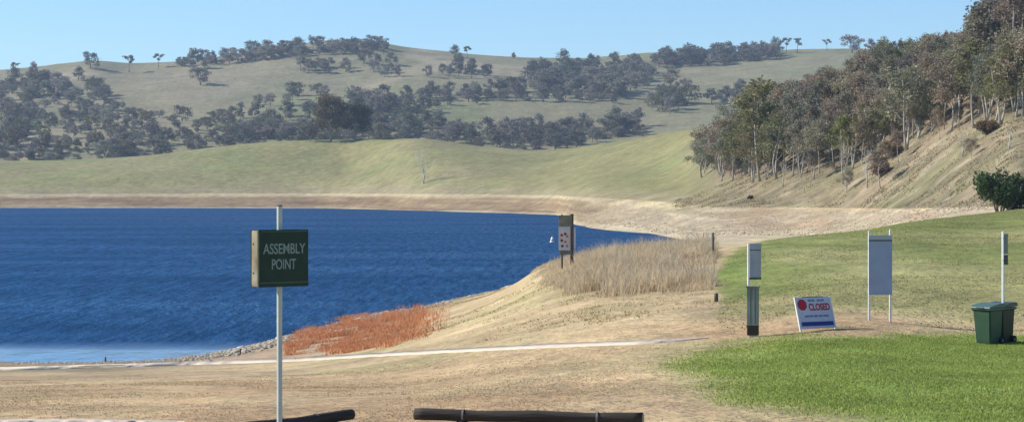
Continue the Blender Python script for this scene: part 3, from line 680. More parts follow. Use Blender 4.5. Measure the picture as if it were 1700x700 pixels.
for px, row, hp, wp, c, lab in [(1640,222,26,44,(.20,.13,.07),'low brown bush high on the straw slope'),(1480,262,34,60,(.22,.16,.09),'tawny thicket below the hillside wood'),
    (1462,292,30,44,(.23,.15,.11),'pinkish dry bush around the nearly bare tree'),(1245,330,7,12,(.2,.15,.08),'tiny dry bush near the foot of the hill')]:
    bush('dry_bush', px, hit(px, row, 200), hp, wp, c, lab, int(px), 2600, .16)

for p in list(fresh):      # prototypes no copy was made from
    for ch in list(p.children): bpy.data.objects.remove(ch)
    bpy.data.objects.remove(p)
# ------------------------------------------------------------------ grasses and stones (nobody could count them)
def blades(name, pts, hts, wid, lean, m, label, cat, wave=1.0):
    """pts (n,3) roots; one tapering bent blade of two faces per root"""
    n = len(pts); a = rng.random(n)*6.28; L_ = hts*lean*rng.normal(1, .5, n)
    dx = np.cos(a)*L_; dy = np.sin(a)*L_; b = rng.random(n)*6.28
    wx = np.cos(b)*wid*rng.uniform(.6, 1.4, n)/2; wy = np.sin(b)*wid*rng.uniform(.6, 1.4, n)/2
    p = np.array(pts); v = np.zeros((n, 5, 3))
    v[:, 0] = p-np.stack([wx, wy, 0*wx+.02], 1); v[:, 1] = p+np.stack([wx, wy, 0*wx-.02], 1)
    mid = p+np.stack([dx*.35, dy*.35, hts*.6], 1)
    v[:, 2] = mid+np.stack([wx*.7, wy*.7, 0*wx], 1); v[:, 3] = mid-np.stack([wx*.7, wy*.7, 0*wx], 1)
    v[:, 4] = p+np.stack([dx, dy, hts], 1)
    i = np.arange(n)*5
    f = np.concatenate([np.stack([i, i+1, i+2], 1), np.stack([i, i+2, i+3], 1), np.stack([i+3, i+2, i+4], 1)])
    o = mesh_np(name, v.reshape(-1, 3), f, m); tag(o, label, cat, kind='stuff'); return o
jcol = lambda u: np.clip(np.searchsorted(pxs, u)-1, 0, nc-2)
def gzv(u, D):
    j = jcol(u); out = np.zeros(len(u))
    for jj in np.unique(j):
        k = j == jj; t = (u[k]-pxs[jj])/(pxs[jj+1]-pxs[jj])
        out[k] = np.interp(D[k], Dg[:, jj], Zg[:, jj])*(1-t)+np.interp(D[k], Dg[:, jj+1], Zg[:, jj+1])*t
    return out
def scatter(n, u0, u1, d0, d1, keep, clump=None):
    """uniform per ground area in a wedge, filtered by keep(u,D,row,x,y)->probability"""
    u = rng.uniform(u0, u1, n); D = np.sqrt(rng.uniform(d0*d0, d1*d1, n)); x = (u-850)/F*D
    if clump:
        cx, cs = clump; kx = rng.normal(0, cx, n); ky = rng.normal(0, cx, n)
        cell = rng.integers(0, n//cs, n); u = u[cell]; D = D[cell]+ky; x = (u-850)/F*D+kx; u = x/D*F+850
    z = gzv(u, D); row = HR+(H-z)/D*F
    k = rng.random(n) < keep(u, D, row, x, D)
    return np.stack([x, D, z], 1)[k], u[k], row[k]
def lowedge(u): return np.interp(u, [1040, 1100, 1200, 1300, 1400, 1500, 1600, 1700], [592, 622, 655, 672, 688, 705, 730, 800])
lawn_keep = lambda u, D, r_, x, y: sstep(-9, 14, r_-np.interp(u, [1040,1100,1200,1350,1500,1700], [590,590,572,563,558,556])+fbm(x, y, 1.6, 25, 3)*5)*sstep(-24, 34, lowedge(u)-r_+fbm(x, y, 5, 21)*22)*sstep(1050, 1290, u+fbm(x, y, 5, 21)*50)*(.2+.8*sstep(-.6, .5, fbm(x, y*.6, 1.8, 77)+.15))
greenblade = mat('lawn_blades', (.23,.32,.05), .6, .2, .5, island=True, col2=(.38,.42,.12), spec=.3, trans=.45)
dryblade = mat('straw_blades', (.42,.31,.18), .8, .25, .5, island=True, col2=(.33,.24,.13), spec=.15, trans=.45)
olivblade = mat('olive_blades', (.24,.26,.08), .7, .25, .3, island=True, col2=(.40,.35,.17), spec=.2, trans=.45)
reed = mat('dry_reeds', (.72,.62,.43), .8, .25, .6, island=True, col2=(.48,.37,.23), spec=.15, trans=.45)
redm = mat('rust_red_plant', (.62,.18,.07), .8, .3, .8, island=True, col2=(.55,.35,.19), spec=.15, trans=.45)
p, u, r_ = scatter(420000, 1020, 1850, 24, 55, lawn_keep)
blades('lawn_grass', p, rng.uniform(.012, .034, len(p))*(1+.5*(p[:, 1]/50)), .016*np.ones(len(p)), 1.1, greenblade, 'bright green lawn grass in the right foreground', 'grass')
notlawn = lambda u, D, r_, x, y: (1-lawn_keep(u, D, r_, x, y))*sstep(-.6, .5, fbm(x, y*.6, 2.0, 88))*.8*(np.abs(r_-np.interp(u, [0,250,480,700,900,1060,1150], [612,605,597,584,574,568,563])) > 5)*(r_ > np.interp(u, [0,900,1190,1700], [610,572,545,530]))
p, u, r_ = scatter(120000, -100, 1850, 24, 62, notlawn)
blades('dry_stubble', p, rng.uniform(.006, .024, len(p)), .016*np.ones(len(p)), 1.8, dryblade, 'short straw coloured stubble on the open foreground ground', 'grass')
mid = lambda u, D, r_, x, y: (r_ < 560)*sstep(0, 10, u-LE(r_))*sstep(-.5, .4, fbm(x, y*.6, 4, 99))
p, u, r_ = scatter(150000, 1185, 1900, 53, 200, mid, clump=(.3, 6))
blades('meadow_grass', p, rng.uniform(.012, .045, len(p)), .04*np.ones(len(p)), 1.2, olivblade, 'rough olive and straw grass on the rise behind the signs', 'grass')
# tall dry grass on the mound
def mound(u, D, r_, x, y):
    lo = np.interp(u, [880,920,980,1040,1120,1180,1188,1195], [455,474,484,492,492,492,490,400]); hi = 0
    e = sstep(855, 940, u+fbm(x, y, 4, 5)*30)*(1-sstep(1184, 1190, u+fbm(x, y, 2, 6)*2))
    return e*sstep(-8, 14, lo-r_+fbm(x, y, 3, 7)*16)*sstep(-.7, .3, fbm(x, y, 2.6, 12)+.2)
p, u, r_ = scatter(120000, 860, 1200, 74, 126, mound, clump=(.28, 22))
ht = (rng.uniform(.2, .85, len(p))+.45*(rng.random(len(p)) > .93))*(.45+.5*sstep(-.5, .6, fbm(p[:, 0], p[:, 1], 3, 13)))*(.25+.75*sstep(880, 1010, u+fbm(p[:, 0], p[:, 1], 4, 5)*20))
blades('tall_dry_grass', p, np.maximum(ht, .15), .028*np.ones(len(p)), .5, reed, 'tall pinkish straw grass on the mound beside the cove', 'grass')
bank = lambda u, D, r_, x, y: sstep(-.1, .6, fbm(x, y, 4, 17))*(u < 1190)*(r_ < 570)*(r_ > 400)
p, u, r_ = scatter(60000, 560, 1195, 60, 170, bank, clump=(.2, 14))
blades('bank_grass', p, rng.uniform(.02, .09, len(p)), .03*np.ones(len(p)), 1.1, mat('bank_straw', (.46,.36,.19), .85, .2, .4, island=True, col2=(.34,.29,.14), spec=.1, trans=.45), 'short straw tufts over the pale bank between path and water', 'grass')
# rust red plants on the shore
def redp(u, D, r_, x, y):
    top = np.interp(u, [470,520,600,640,700,760], [566,545,526,524,512,508]); bot = np.interp(u, [470,560,640,700,760], [593,587,584,560,530])
    return sstep(468, 485, u)*(1-sstep(590, 690, u+fbm(x, y, 3, 18)*50)*.88)*(1-sstep(700, 760, u))*sstep(-3, 9, r_-top+fbm(x, y, 2, 23)*6)*sstep(-3, 9, bot-r_+fbm(x, y, 3, 24)*8)*sstep(-.35, .5, fbm(x, y, 2.2, 19)+.15)
p, u, r_ = scatter(330000, 465, 770, 75, 160, redp, clump=(.18, 20))
blades('red_shore_plants', p, rng.uniform(.05, .34, len(p))*(.6+.5*sstep(-.3, .6, fbm(p[:, 0], p[:, 1], 1.5, 29))), .028*np.ones(len(p)), .8, redm, 'rust red low plants along the near shore', 'plants')
p, u, r_ = scatter(9000, 640, 700, 120, 150, lambda u, D, r_, x, y: sstep(.0, .5, fbm(x, y, 4, 20))*(r_ < 540), clump=(.3, 40))
if len(p): blades('red_shore_plants', p, rng.uniform(.25, .6, len(p)), .02*np.ones(len(p)), .4, redm, 'taller wispy red plants near the water edge', 'plants')
# right hillside tussocks
hillk = lambda u, D, r_, x, y: (r_ < 345)*(r_ > 150)*sstep(-.3, .6, fbm(x, y, 9, 22))*(gzv(u, D) > 3)
p, u, r_ = scatter(110000, 1120, 1850, 215, 520, hillk, clump=(.5, 10))
blades('hillside_tussocks', p, rng.uniform(.10, .34, len(p)), .14*np.ones(len(p)), .7, mat('tussock', (.40,.32,.19), .85, .25, .1, island=True, col2=(.22,.19,.10), spec=.1, trans=.45), 'straw tussocks over the right hillside', 'grass')
# rubble and stones
def rocks_mesh(pts, sizes, seed=0):
    r = np.random.default_rng(seed)
    ico = bmesh.new(); bmesh.ops.create_icosphere(ico, subdivisions=1, radius=1); ico.verts.ensure_lookup_table()
    bv = np.array([v.co[:] for v in ico.verts]); bf = np.array([[v.index for v in f.verts] for f in ico.faces]); ico.free()
    n = len(pts); sc_ = sizes[:, None, None]*np.stack([r.uniform(.7, 1.3, n), r.uniform(.7, 1.3, n), r.uniform(.35, .8, n)], 1)[:, None, :]
    v = bv[None]*(1+r.normal(0, .14, (n, len(bv), 1)))*sc_; a = r.random(n)*6.28; ca_, sa_ = np.cos(a)[:, None], np.sin(a)[:, None]
    v = np.stack([v[..., 0]*ca_-v[..., 1]*sa_, v[..., 0]*sa_+v[..., 1]*ca_, v[..., 2]], -1)+np.array(pts)[:, None]
    return v.reshape(-1, 3), (bf[None]+np.arange(n)[:, None, None]*len(bv)).reshape(-1, 3)
stone = mat('pale_stone', (.47,.41,.32), .9, .2, 1.5, island=True, col2=(.26,.21,.15), spec=.2)
sh_near = lambda u: np.interp(u, [-600,0,250,340,400,500,600,700,800,880], [106,106,107,110,114,127,143,156,175,195])
n = 9000; u = rng.uniform(-60, 860, n); D = sh_near(u)-np.abs(rng.normal(0, 1, n))*np.interp(u, [0,300,400,600,860], [1.2,2.5,3.5,5.0,3.0])+.5
z = gzv(u, D); k = (z > -.15) & (rng.random(n) < np.interp(u, [-60,150,300,400,640,860], [.35,.4,.8,1,1,.45])); u, D, z = u[k], D[k], z[k]
v, f = rocks_mesh(np.stack([(u-850)/F*D, D, z], 1), rng.uniform(.04, .17, len(u))*np.interp(u, [250, 400, 600, 760], [.45, 1, .9, .5]), 3)
tag(mesh_np('shore_rubble', v, f, stone), 'pale rubble strewn along the near waterline', 'stones', kind='stuff')
k2 = 3200; u = rng.uniform(930, 1640, k2); D = np.interp(u, [930,1000,1150,1300,1400,1500,1640], [700,480,372,365,330,290,245])+rng.exponential(26, k2); z = gzv(u, D); k = (z > .0)&(D < np.interp(u, [930,1200,1640], [800,470,275]))
v, f = rocks_mesh(np.stack([((u-850)/F*D)[k], D[k], z[k]], 1), rng.uniform(.06, .24, k.sum()), 4)
tag(mesh_np('cove_rubble', v, f, mat('cove_stone', (.46,.39,.28), .9, .2, 1, island=True, col2=(.34,.27,.18), spec=.1)), 'pinkish rubble over the bare bank of the cove', 'stones', kind='stuff')
# single pale boulders that show on the near shore
rk = []
for i in range(4):
    v, f = rocks_mesh(np.zeros((1, 3)), np.array([.30]), 40+i); o = mesh_np('boulder', v, f, mat('boulder_stone', (.47,.42,.34), .9, .2, 4, bump=.4)); rk.append(o)
for i in range(30):
    px = random.uniform(385, 700) if i < 24 else random.uniform(700, 870); D = float(sh_near(px))-random.uniform(0, 6)
    o = rk[i] if i < 4 else random.choice(rk).copy()
    if i >= 4: COL.objects.link(o)
    o.location = G(px, D); o.rotation_euler = (0, 0, random.uniform(0, 6)); s = random.uniform(.4, 1.15); o.scale = (s, s, s*random.uniform(.7, 1.1))
    tag(o, 'pale boulder on the near waterline beside the rust red plants' if px < 700 else 'pale boulder on the near waterline below the dry mound', 'rock', 'boulders by the red plants' if px < 700 else 'boulders below the mound')

# ================================================================== MAN-MADE THINGS
galv = mat('galvanised_steel', (.40,.44,.41), .5, .12, 6, spec=.4, metal=.15)
whitep = mat('white_paint', (.74,.73,.68), .55, .10, 5)
sgreen = mat('dark_green_sign', (.007,.028,.016), .5, .25, 9)
trimm = mat('olive_trim', (.06,.085,.05), .6, .2, 8)
sidem = mat('weathered_beige_edge', (.28,.25,.17), .85, .25, 5, col2=(.17,.10,.055))
letter = mat('pale_letters', (.20,.27,.24), .7, .15, 20)
logm = mat('dark_log', (.045,.036,.028), .85, .4, 5, bump=.8, streak=(.4, 6, 6))
logend = mat('cut_log_end', (.36,.30,.19), .9, .25, 12)
strapm = mat('steel_strap', (.22,.22,.23), .5, .1, 8, metal=.3)
def text(name, body, mat_, parent, loc, w, h, rot=(R(90), 0, 0), depth=.0015, bold=0.0):
    cu = bpy.data.curves.new(name, 'FONT'); cu.body = body; cu.align_x = 'CENTER'; cu.align_y = 'CENTER'; cu.extrude = depth; cu.offset = bold
    tmp = bpy.data.objects.new(name, cu); COL.objects.link(tmp); bpy.context.view_layer.update()
    me = bpy.data.meshes.new_from_object(tmp.evaluated_get(bpy.context.evaluated_depsgraph_get())); bpy.data.objects.remove(tmp)
    co_ = np.zeros(len(me.vertices)*3, np.float32); me.vertices.foreach_get('co', co_); c = co_.reshape(-1, 3)
    mn, mx = c.min(0), c.max(0); c -= (mn+mx)/2; c[:, 0] *= w/(mx[0]-mn[0]); c[:, 1] *= h/(mx[1]-mn[1]); me.vertices.foreach_set('co', c.ravel()); me.update()
    me.materials.clear(); me.materials.append(mat_)
    o = bpy.data.objects.new(name, me); COL.objects.link(o); o.parent = parent; o.location = loc; o.rotation_euler = rot; return o
def part(name, c, s, m, parent, bev=.004, rot=None):
    bm = bmesh.new(); box(bm, Vector(c), s, rot, bev); return bm_obj(name, bm, m, parent)

# --- assembly point sign (two boards back to back on a square pole)
D = 21.0; cx = (464-850)/F*D; g0 = gxy(cx, D)
S = empty('assembly_sign', (cx, D, g0), R(36)); tag(S, 'square dark green sign reading ASSEMBLY POINT on a tall steel pole', 'sign')
zt = P(464, 342, D).z-g0; zs0, zs1 = P(464, 475, D).z-g0, P(464, 381, D).z-g0; zc = (zs0+zs1)/2; hh = zs1-zs0; W_, Dp = .585, .165
part('pole', (0, 0, (zt-.3)/2-.0), (.046, .046, zt+.3), galv, S, .005)
part('pole_cap', (0, 0, zt+.006), (.05, .05, .012), trimm, S, .003)
fb = part('front_board', (0, -Dp/2, zc), (W_, .018, hh), sgreen, S, .003)
part('back_board', (0, Dp/2, zc), (W_, .018, hh), sgreen, S, .003)
part('side_board', (-W_/2+.012, 0, zc), (.020, Dp-.022, hh-.01), sidem, S, .004)
part('side_board', (W_/2-.012, 0, zc), (.020, Dp-.022, hh-.01), sidem, S, .004)
part('edge_strip', (-W_/2-.004, -Dp/2-.003, zc), (.014, .030, hh+.008), trimm, S, .002)
part('bottom_rail', (0, -Dp/2-.012, zs0+.045), (W_-.03, .010, .018), trimm, S, .002)
part('top_rail', (0, -Dp/2-.012, zs1-.015), (W_-.03, .010, .014), trimm, S, .002)
for z in (zc-.15, zc+.15): part('bolt', (-W_/2-.0, .03, z), (.012, .016, .016), trimm, S, .002)
rz = lambda row: P(464, row, D).z-g0
text('lettering', 'ASSEMBLY', letter, fb, (0.005, -Dp/2-.0115, rz(412)), .50, .108, bold=.012)
text('lettering', 'POINT', letter, fb, (.0, -Dp/2-.0115, rz(437.5)), .285, .108, bold=.012)

# --- log barrier rails on short posts
def rail(name, p0, p1, rad, posts, straps, label, endmat):
    d = (p1-p0); L_ = d.length; d.normalize(); a = math.atan2(d.y, d.x); pitch = math.asin(d.z)
    root = empty(name, p0, a); tag(root, label, 'barrier')
    bm = bmesh.new(); n = 24; pts = []; rad_ = []
    for i in range(n+1):
        t = i/n*L_; pts.append((t, .008*math.sin(t*3.1), t*math.tan(pitch)+.006*math.sin(t*4.3+1))); rad_.append(rad*(1+.04*math.sin(t*5)+.03*math.sin(t*13)))
    tube(bm, pts, rad_, 16); log_ = bm_obj('log', bm, logm, root, True)
    for t in (-.004, L_+.004):
        bm = bmesh.new(); e = 0 if t < 0 else -1
        q = Vector(pts[e]); tube(bm, [(t-.004, q.y, q.z), (t+.004, q.y, q.z)], [rad*.93]*2, 16); bm_obj('cut_end', bm, endmat, log_)
    for t in posts:
        w_ = root.matrix_basis @ Vector((t, 0, 0)); zz = gxy(w_.x, w_.y)-p0.z; zt_ = t*math.tan(pitch)-rad*.6
        bm = bmesh.new(); tube(bm, [(t, 0, zz-.2), (t+.004, 0, (zz+zt_)/2), (t, .003, zt_)], [rad*.98, rad, rad*.95], 12); bm_obj('post', bm, logm, root, True)
    for t in straps:
        bm = bmesh.new(); z_ = t*math.tan(pitch); tube(bm, [(t-.012, 0, z_), (t+.012, 0, z_)], [rad*1.09]*2, 16, cap=False)
        tube(bm, [(t-.012, 0, z_), (t+.012, 0, z_)], [rad*1.075]*2, 16, cap=False); bm_obj('strap', bm, strapm, root)
    return root
rail('log_barrier', P(689, 687, 26.0), P(1067, 694.5, 25.4), .074, [.62, 2.55], [.64, 2.38], 'long dark log barrier rail with a pale cut end in front centre', logend)
rail('log_barrier', P(584, 687.5, 25.4), P(395, 711.5, 24.2), .066, [.30, 1.5], [.57], 'short dark log barrier rail sloping behind the pole of the green sign', logm)

# --- closed sign : A-frame board
D = 52.0; u0 = 1348; gx = (u0-850)/F*D; g0 = gxy(gx, D)
S = empty('closed_sign', (gx, D, g0), R(30)); tag(S, 'low white folding sign with red CLOSED lettering on the grass', 'sign')
tilt = R(17); w_, h_ = 1.10, .82
face = mat('white_board', (.56,.54,.60), .5, .08, 6); redp_ = mat('sign_red', (.42,.018,.03), .5, .1, 10); navy = mat('sign_blue', (.035,.04,.20), .5, .1, 10); mau = mat('sign_grey_blue', (.20,.20,.30), .5, .1, 10)
def panel(sgn, nm):
    e = bpy.data.objects.new(nm, None); return e
rotf = Matrix.Rotation(-tilt, 3, 'X')
def fp(x, z, y=0): # point on the front panel: x along, z up the panel, y out of it
    return rotf @ Vector((x, -y, z)) + Vector((0, -.24, .07))
front = part('front_panel', fp(0, h_/2), (w_, .022, h_), face, S, .003, rotf)
rb = Matrix.Rotation(R(2), 3, 'X')
for sx in (-1, 1):
    part('leg', fp(sx*(w_/2+.02), h_/2-.04), (.04, .045, h_+.1), whitep, S, .004, rotf)
    part('rear_strut', rb @ Vector((sx*w_*.3, 0, h_/2-.06))+Vector((0, .05, .07)), (.03, .03, h_-.05), whitep, S, .004, rb)
part('hinge', fp(0, h_+.005, -.01), (w_*.6, .05, .02), trimm, S, .003)
def onface(name, x0, x1, z0, z1, m): return part(name, fp((x0+x1)/2, (z0+z1)/2, .013), (x1-x0, .003, z1-z0), m, front, 0, rotf)
bm = bmesh.new()   # red octagon emblem
bmesh.ops.create_cone(bm, cap_ends=True, segments=8, radius1=.155, radius2=.155, depth=.004, matrix=Matrix.Translation(fp(-.375, .62, .014)) @ rotf.to_4x4() @ Matrix.Rotation(R(90), 4, 'X') @ Matrix.Rotation(R(22.5), 4, 'Z'))
bm_obj('red_emblem', bm, redp_, front)
def band_of_words(name, spans, z0, z1, m):
    bm = bmesh.new()
    for a, b in spans: box(bm, fp((a+b)/2, (z0+z1)/2, .0135), (b-a, .003, z1-z0), rotf)
    return bm_obj(name, bm, m, front)
text('lettering', 'CLOSED', redp_, front, fp(.165, .555, .0145), .68, .19, rot=(R(90)-tilt, 0, 0), bold=.035)
band_of_words('small_print', [(-.17,-.06),(-.045,.05),(.12,.23),(.245,.36)], .70, .755, mau)
band_of_words('small_print', [(-.36,-.22),(-.20,-.09),(-.06,.06),(.09,.21),(.24,.42)], .29, .345, mau)
onface('blue_bar', -.50, .53, .06, .17, navy)

# --- tall white panel, blue sky shade put into its colour, on two white posts
D = 55.5; u0 = 1461; gx = (u0-850)/F*D; g0 = gxy(gx, D); S = empty('panel_sign', (gx, D, g0), R(6)); tag(S, 'tall blank panel coloured blue grey for skylit shade between two white posts on the grass', 'sign')
zz = lambda row: P(u0, row, D).z-g0
bl = mat('panel_shade_blue', (.30,.35,.47), .5, .10, 2.5); pn = part('panel', (.0, -.03, (zz(489)+zz(397))/2), (.66, .02, zz(397)-zz(489)), bl, S, .003)
part('panel_header', (0, -.032, zz(393.5)), (.66, .018, .11), mat('panel_grey', (.40,.42,.45), .6, .1, 5), S, .003)
part('leg', (-.30, .02, zz(383)/2-.1), (.055, .05, zz(383)+.2), whitep, S, .004); part('leg', (.295, .02, zz(381)/2-.1), (.055, .05, zz(381)+.2), whitep, S, .004)
part('header_strip', (0, -.045, zz(399)), (.66, .012, .03), trimm, S, .002)

# --- narrow sign on a post with a grey bollard in front
D = 53.0; u0 = 1243; gx = (u0-850)/F*D; g0 = gxy(gx, D); S = empty('narrow_sign', (gx, D, g0), R(14)); tag(S, 'narrow grey board fixed to a white post behind the grey bollard', 'sign')
zz = lambda row: P(u0, row, D).z-g0
part('post', (0, 0, zz(404)/2-.1), (.06, .05, zz(404)+.2), whitep, S, .004)
part('board', (.185, -.01, (zz(404)+zz(461))/2), (.31, .02, zz(404)-zz(461)), mat('grey_board', (.34,.36,.40), .6, .15, 4), S, .003)
part('lower_rail', (.175, -.02, zz(462)), (.33, .035, .05), trimm, S, .003); part('upper_rail', (.185, -.025, zz(415)), (.31, .012, .02), trimm, S, .002)
D = 51.5; u0 = 1250; gx = (u0-850)/F*D; g0 = gxy(gx, D); S = empty('grey_bollard', (gx, D, g0), R(-8)); tag(S, 'square grey green bollard post with dark lower part standing in the grass', 'bollard')
gm = mat('bollard_grey', (.27,.30,.27), .75, .3, 3, streak=(6, 6, .6), col2=(.18,.21,.17)); hb = P(u0, 476, D).z-g0
b_ = part('shaft', (0, 0, hb*.62), (.30, .26, hb*.78), gm, S, .012); part('cap', (0, 0, hb+.005), (.345, .30, .045), gm, S, .01)
part('base', (0, 0, hb*.13), (.295, .255, hb*.20), mat('bollard_dark', (.055,.045,.035), .85, .3, 6), S, .008); part('footing', (0, 0, .02), (.20, .2, .12), whitep, S, .01)
for x in (-.05, .06): part('groove', (x, -.131, hb*.62), (.018, .004, hb*.72), mat('groove_dark', (.06,.07,.06), .9), b_, 0)

# --- notice boards at the cove
D = 106.0; u0 = 940; gx = (u0-850)/F*D; g0 = gxy(gx, D); S = empty('notice_board', (gx, D, g0), R(8)); tag(S, 'weathered notice board with coloured symbols on dark posts beside the water', 'sign')
zz = lambda row: P(u0, row, D).z-g0; k = D/F
dk = mat('weathered_timber', (.10,.08,.06), .9, .3, 5, streak=(5, 5, .6)); nb_ = mat('notice_white', (.50,.47,.45), .6, .15, 3)
part('post', (-7*k, 0, zz(356)/2-.1), (.09, .09, zz(356)+.2), dk, S, .008); part('post', (9.5*k, 0, zz(355)/2-.1), (.17, .12, zz(355)+.2), dk, S, .01)
part('top_board', (-2*k, -.07, (zz(357)+zz(375))/2), (22*k, .03, 18*k), mat('olive_board', (.19,.18,.13), .8, .3, 3), S, .005)
nb2 = part('notice_panel', (-3.5*k, -.08, (zz(376)+zz(415))/2), (19*k, .02, 39*k), nb_, S, .004)
part('lower_board', (-1*k, -.07, zz(419)), (20*k, .03, 6*k), mat('olive_board_low', (.14,.14,.09), .8, .3, 3), S, .005)
part('edge_plate', (14*k, -.06, (zz(378)+zz(412))/2), (3*k, .02, 34*k), nb_, S, .004)
orng = mat('symbol_orange', (.50,.16,.04), .6); blk = mat('symbol_black', (.05,.05,.06), .6)
for x, rw_, m_ in [(-8,390,redp_),(-2,388,blk),(1,392,orng),(-8,399,blk),(-2,401,orng),(-7,408,blk),(1,408,mau)]:
    bm = bmesh.new(); bmesh.ops.create_cone(bm, cap_ends=True, segments=14, radius1=2.3*k, radius2=2.3*k, depth=.004, matrix=Matrix.Translation((x*k, -.093, zz(rw_))) @ Matrix.Rotation(R(90), 4, 'X')); bm_obj('symbol', bm, m_, nb2)
# --- buoy out on the lake
D = 300.0; z_ = H+(HR-396)/F*D
Db = H*F/(402-HR); gx = (917-850)/F*Db; S = empty('marker_buoy', (gx, Db, 0)); tag(S, 'small white marker buoy floating left of the notice board', 'buoy')
bm = bmesh.new(); kb = Db/F; tube(bm, [(0,0,-.3),(0,0,.1),(0,0,kb*2),(0,0,kb*7),(0,0,kb*9)], [kb*2.5,kb*4.5,kb*3.6,kb*2.4,kb*1.2], 14); b1 = bm_obj('float', bm, whitep, S, True)
bm = bmesh.new(); tube(bm, [(0,0,kb*3),(0,0,kb*4.5)], [kb*3.8,kb*3.3], 14); bm_obj('band', bm, strapm, S, True)
bm = bmesh.new(); tube(bm, [(0,0,kb*8.5),(0,0,kb*13)], [kb*.5,kb*.5], 8); bm_obj('staff', bm, strapm, S)

# --- fence post and stakes
def stake(name, px, row, hpx, wpx, lab, m, D=None, lean=0):
    D = D or hit(px, row, 40); g = G(px, D); k = D/F; h = hpx*k; S_ = bmesh.new()
    tube(S_, [(0,0,-.3),(lean*h*.5,0,h*.5),(lean*h,0,h*.97),(lean*h,0,h)], [wpx*k/2,wpx*k/2,wpx*k/2.1,wpx*k/3], 8)
    o = bm_obj(name, S_, m, None, True); o.location = g; tag(o, lab, 'post'); return o
stake('fence_post', 1184, 446, 43, 5, 'old dark fence post at the right end of the tall dry grass', bark_grey, D=96, lean=-.02)
stake('stake', 1189, 500, 14, 7, 'low dark stump where the dry mound meets the lawn', dk)
stake('stake', 399, 587, 9, 3, 'small dark stake on the pebbly shore left of the green sign', dk)
stake('stake', 175, 600, 8, 3, 'small dark stake at the water edge on the far left shore', dk)

# --- pole with a narrow sign, and the wheelie bins either side of it
D = 50.6; u0 = 1665; gx = (u0-850)/F*D; g0 = gxy(gx, D); S = empty('sign_pole', (gx, D, g0), R(52)); tag(S, 'tall white pole with an edge on sign rising behind the wheelie bins', 'sign')
zz = lambda row: P(u0, row, D).z-g0
part('pole', (0, 0, zz(384)/2-.1), (.06, .06, zz(384)+.2), whitep, S, .006)
part('sign_plate', (.10, -.04, (zz(388)+zz(421))/2), (.20, .012, zz(388)-zz(421)), mat('plate_grey', (.22,.20,.22), .6, .15, 5), S, .003)
part('sign_plate', (.10, -.04, (zz(423)+zz(439))/2), (.20, .014, zz(423)-zz(439)), mat('plate_dark', (.05,.04,.06), .6, .15, 5), S, .003)
for rw_ in (395, 432): part('bracket', (0, -.028, zz(rw_)), (.075, .02, .03), strapm, S, .003)
bing = mat('bin_green', (.034,.078,.045), .45, .18, 4, spec=.4); lidg = mat('bin_lid_green', (.07,.12,.09), .4, .12, 4, spec=.5); binb = mat('bin_shade_dark', (.010,.016,.014), .45, .2, 4, spec=.4); lidb = mat('bin_lid_shade_dark', (.03,.055,.05), .4, .15, 4, spec=.5); rub = mat('rubber', (.02,.02,.02), .8)  # dark body and lid carry the second bin's shade in their colour
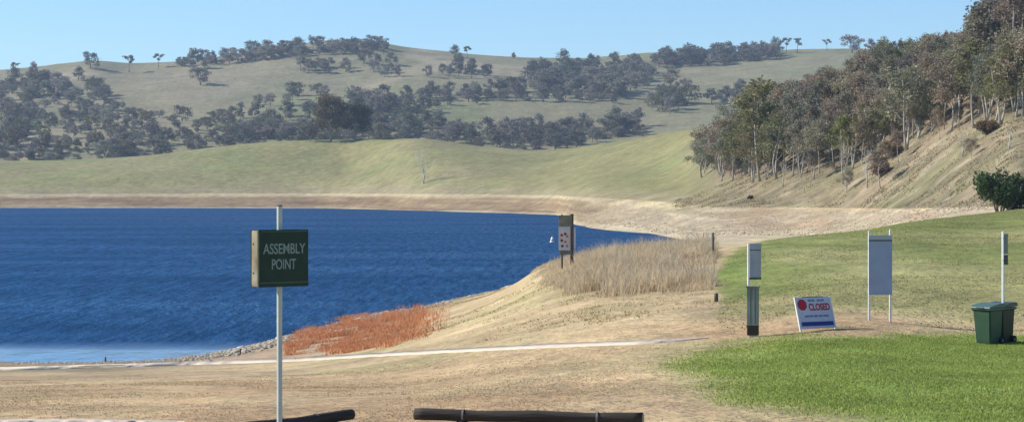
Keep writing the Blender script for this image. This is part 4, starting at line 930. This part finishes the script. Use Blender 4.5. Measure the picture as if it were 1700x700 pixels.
def wheelie(name, px, D, rz, bm_, lm_, label, s=1.0):
    gx = (px-850)/F*D; S = empty(name, (gx, D, gxy(gx, D)), rz); tag(S, label, 'wheelie bin', 'wheelie bins by the white pole'); S.scale = (s, s, s)
    # front is -y ; tapered body
    def ringm(bm, w, d, z, yo=0): return [bm.verts.new(q) for q in ((-w/2, -d/2+yo, z), (w/2, -d/2+yo, z), (w/2, d/2+yo, z), (-w/2, d/2+yo, z))]
    bm = bmesh.new(); lv = [(.43,.45,.03,.02),(.44,.47,.10,.015),(.52,.60,.86,0),(.55,.64,.88,0),(.56,.65,.93,0)]
    rg = [ringm(bm, *q) for q in lv]
    for A, B in zip(rg, rg[1:]):
        for k in range(4): bm.faces.new((A[k], A[(k+1) % 4], B[(k+1) % 4], B[k]))
    bm.faces.new(rg[0][::-1]); bm.faces.new(rg[-1])
    bmesh.ops.bevel(bm, geom=[e for e in bm.edges if abs(e.verts[0].co.z-e.verts[1].co.z) > .03], offset=.035, segments=3, affect='EDGES')
    body = bm_obj('body', bm, bm_, S)
    bm = bmesh.new(); pr = [(-.36,.935),(-.35,.965),(-.20,1.005),(.10,1.045),(.30,1.05),(.36,1.03),(.37,.95)]   # lid profile y,z
    for y, z in pr: bm.verts.new((-.30, y, z))
    for y, z in pr: bm.verts.new((.30, y, z))
    bm.verts.ensure_lookup_table(); n = len(pr); vv = bm.verts
    for k in range(n-1): bm.faces.new((vv[k], vv[k+1], vv[n+k+1], vv[n+k]))
    bm.faces.new([vv[k] for k in range(n)][::-1]); bm.faces.new([vv[n+k] for k in range(n)]); bm.faces.new((vv[0], vv[n], vv[2*n-1], vv[n-1]))
    bmesh.ops.bevel(bm, geom=[e for e in bm.edges if abs(e.verts[0].co.x-e.verts[1].co.x) < .01], offset=.012, segments=2, affect='EDGES')
    lid = bm_obj('lid', bm, lm_, S); part('lid_grip', (0, -.368, .945), (.22, .03, .03), lm_, lid, .006)
    bm = bmesh.new(); tube(bm, [(-.24, .43, 1.0), (.24, .43, 1.0)], [.016]*2, 8); tube(bm, [(-.2, .34, .95), (-.2, .43, 1.0)], [.014]*2, 6); tube(bm, [(.2, .34, .95), (.2, .43, 1.0)], [.014]*2, 6); bm_obj('handle', bm, lm_, S)
    part('rim', (0, 0, .905), (.585, .675, .045), lm_, S, .012)
    for sx in (-1, 1):
        bm = bmesh.new(); bmesh.ops.create_cone(bm, cap_ends=True, segments=24, radius1=.10, radius2=.10, depth=.045, matrix=Matrix.Translation((sx*.25, .26, .10)) @ Matrix.Rotation(R(90), 4, 'Y')); wh = bm_obj('wheel', bm, rub, S)
        bm = bmesh.new(); bmesh.ops.create_cone(bm, cap_ends=True, segments=16, radius1=.045, radius2=.035, depth=.05, matrix=Matrix.Translation((sx*.253, .26, .10)) @ Matrix.Rotation(R(90), 4, 'Y')); bm_obj('hub', bm, strapm, wh)
    bm = bmesh.new(); tube(bm, [(-.25, .26, .10), (.25, .26, .10)], [.012]*2, 8); bm_obj('axle', bm, strapm, S)
wheelie('wheelie_bin', 1640, 50.2, R(-46), bing, lidg, 'green wheelie bin with its sunlit front toward the left', .98)
wheelie('wheelie_bin', 1660, 50.7, R(-46), binb, lidb, 'wheelie bin coloured dark for shade close behind the green one', .98)

# ------------------------------------------------------------------ the air
top = 0
for o in COL.objects:
    if o.type == 'EMPTY' and o.location.z > top: top = o.location.z
HZ = .00010
hm = bpy.data.materials.new('thin_haze'); hm.use_nodes = True; nt = hm.node_tree; nt.nodes.remove(nt.nodes['Principled BSDF'])
pv = nt.nodes.new('ShaderNodeVolumePrincipled'); pv.inputs['Density'].default_value = HZ; pv.inputs['Color'].default_value = (.62, .78, 1, 1); pv.inputs['Anisotropy'].default_value = .0
nt.links.new(pv.outputs[0], nt.nodes['Material Output'].inputs['Volume'])
xm = float(np.abs(Xg).max())+30
bm = bmesh.new(); z0, z1 = float(Zg.min())-1, max(float(Zg.max()), top)+32
box(bm, Vector((0, 1780, (z0+z1)/2)), (2*xm, 3720, z1-z0)); hz = bm_obj('haze', bm, hm); tag(hz, kind='stuff')
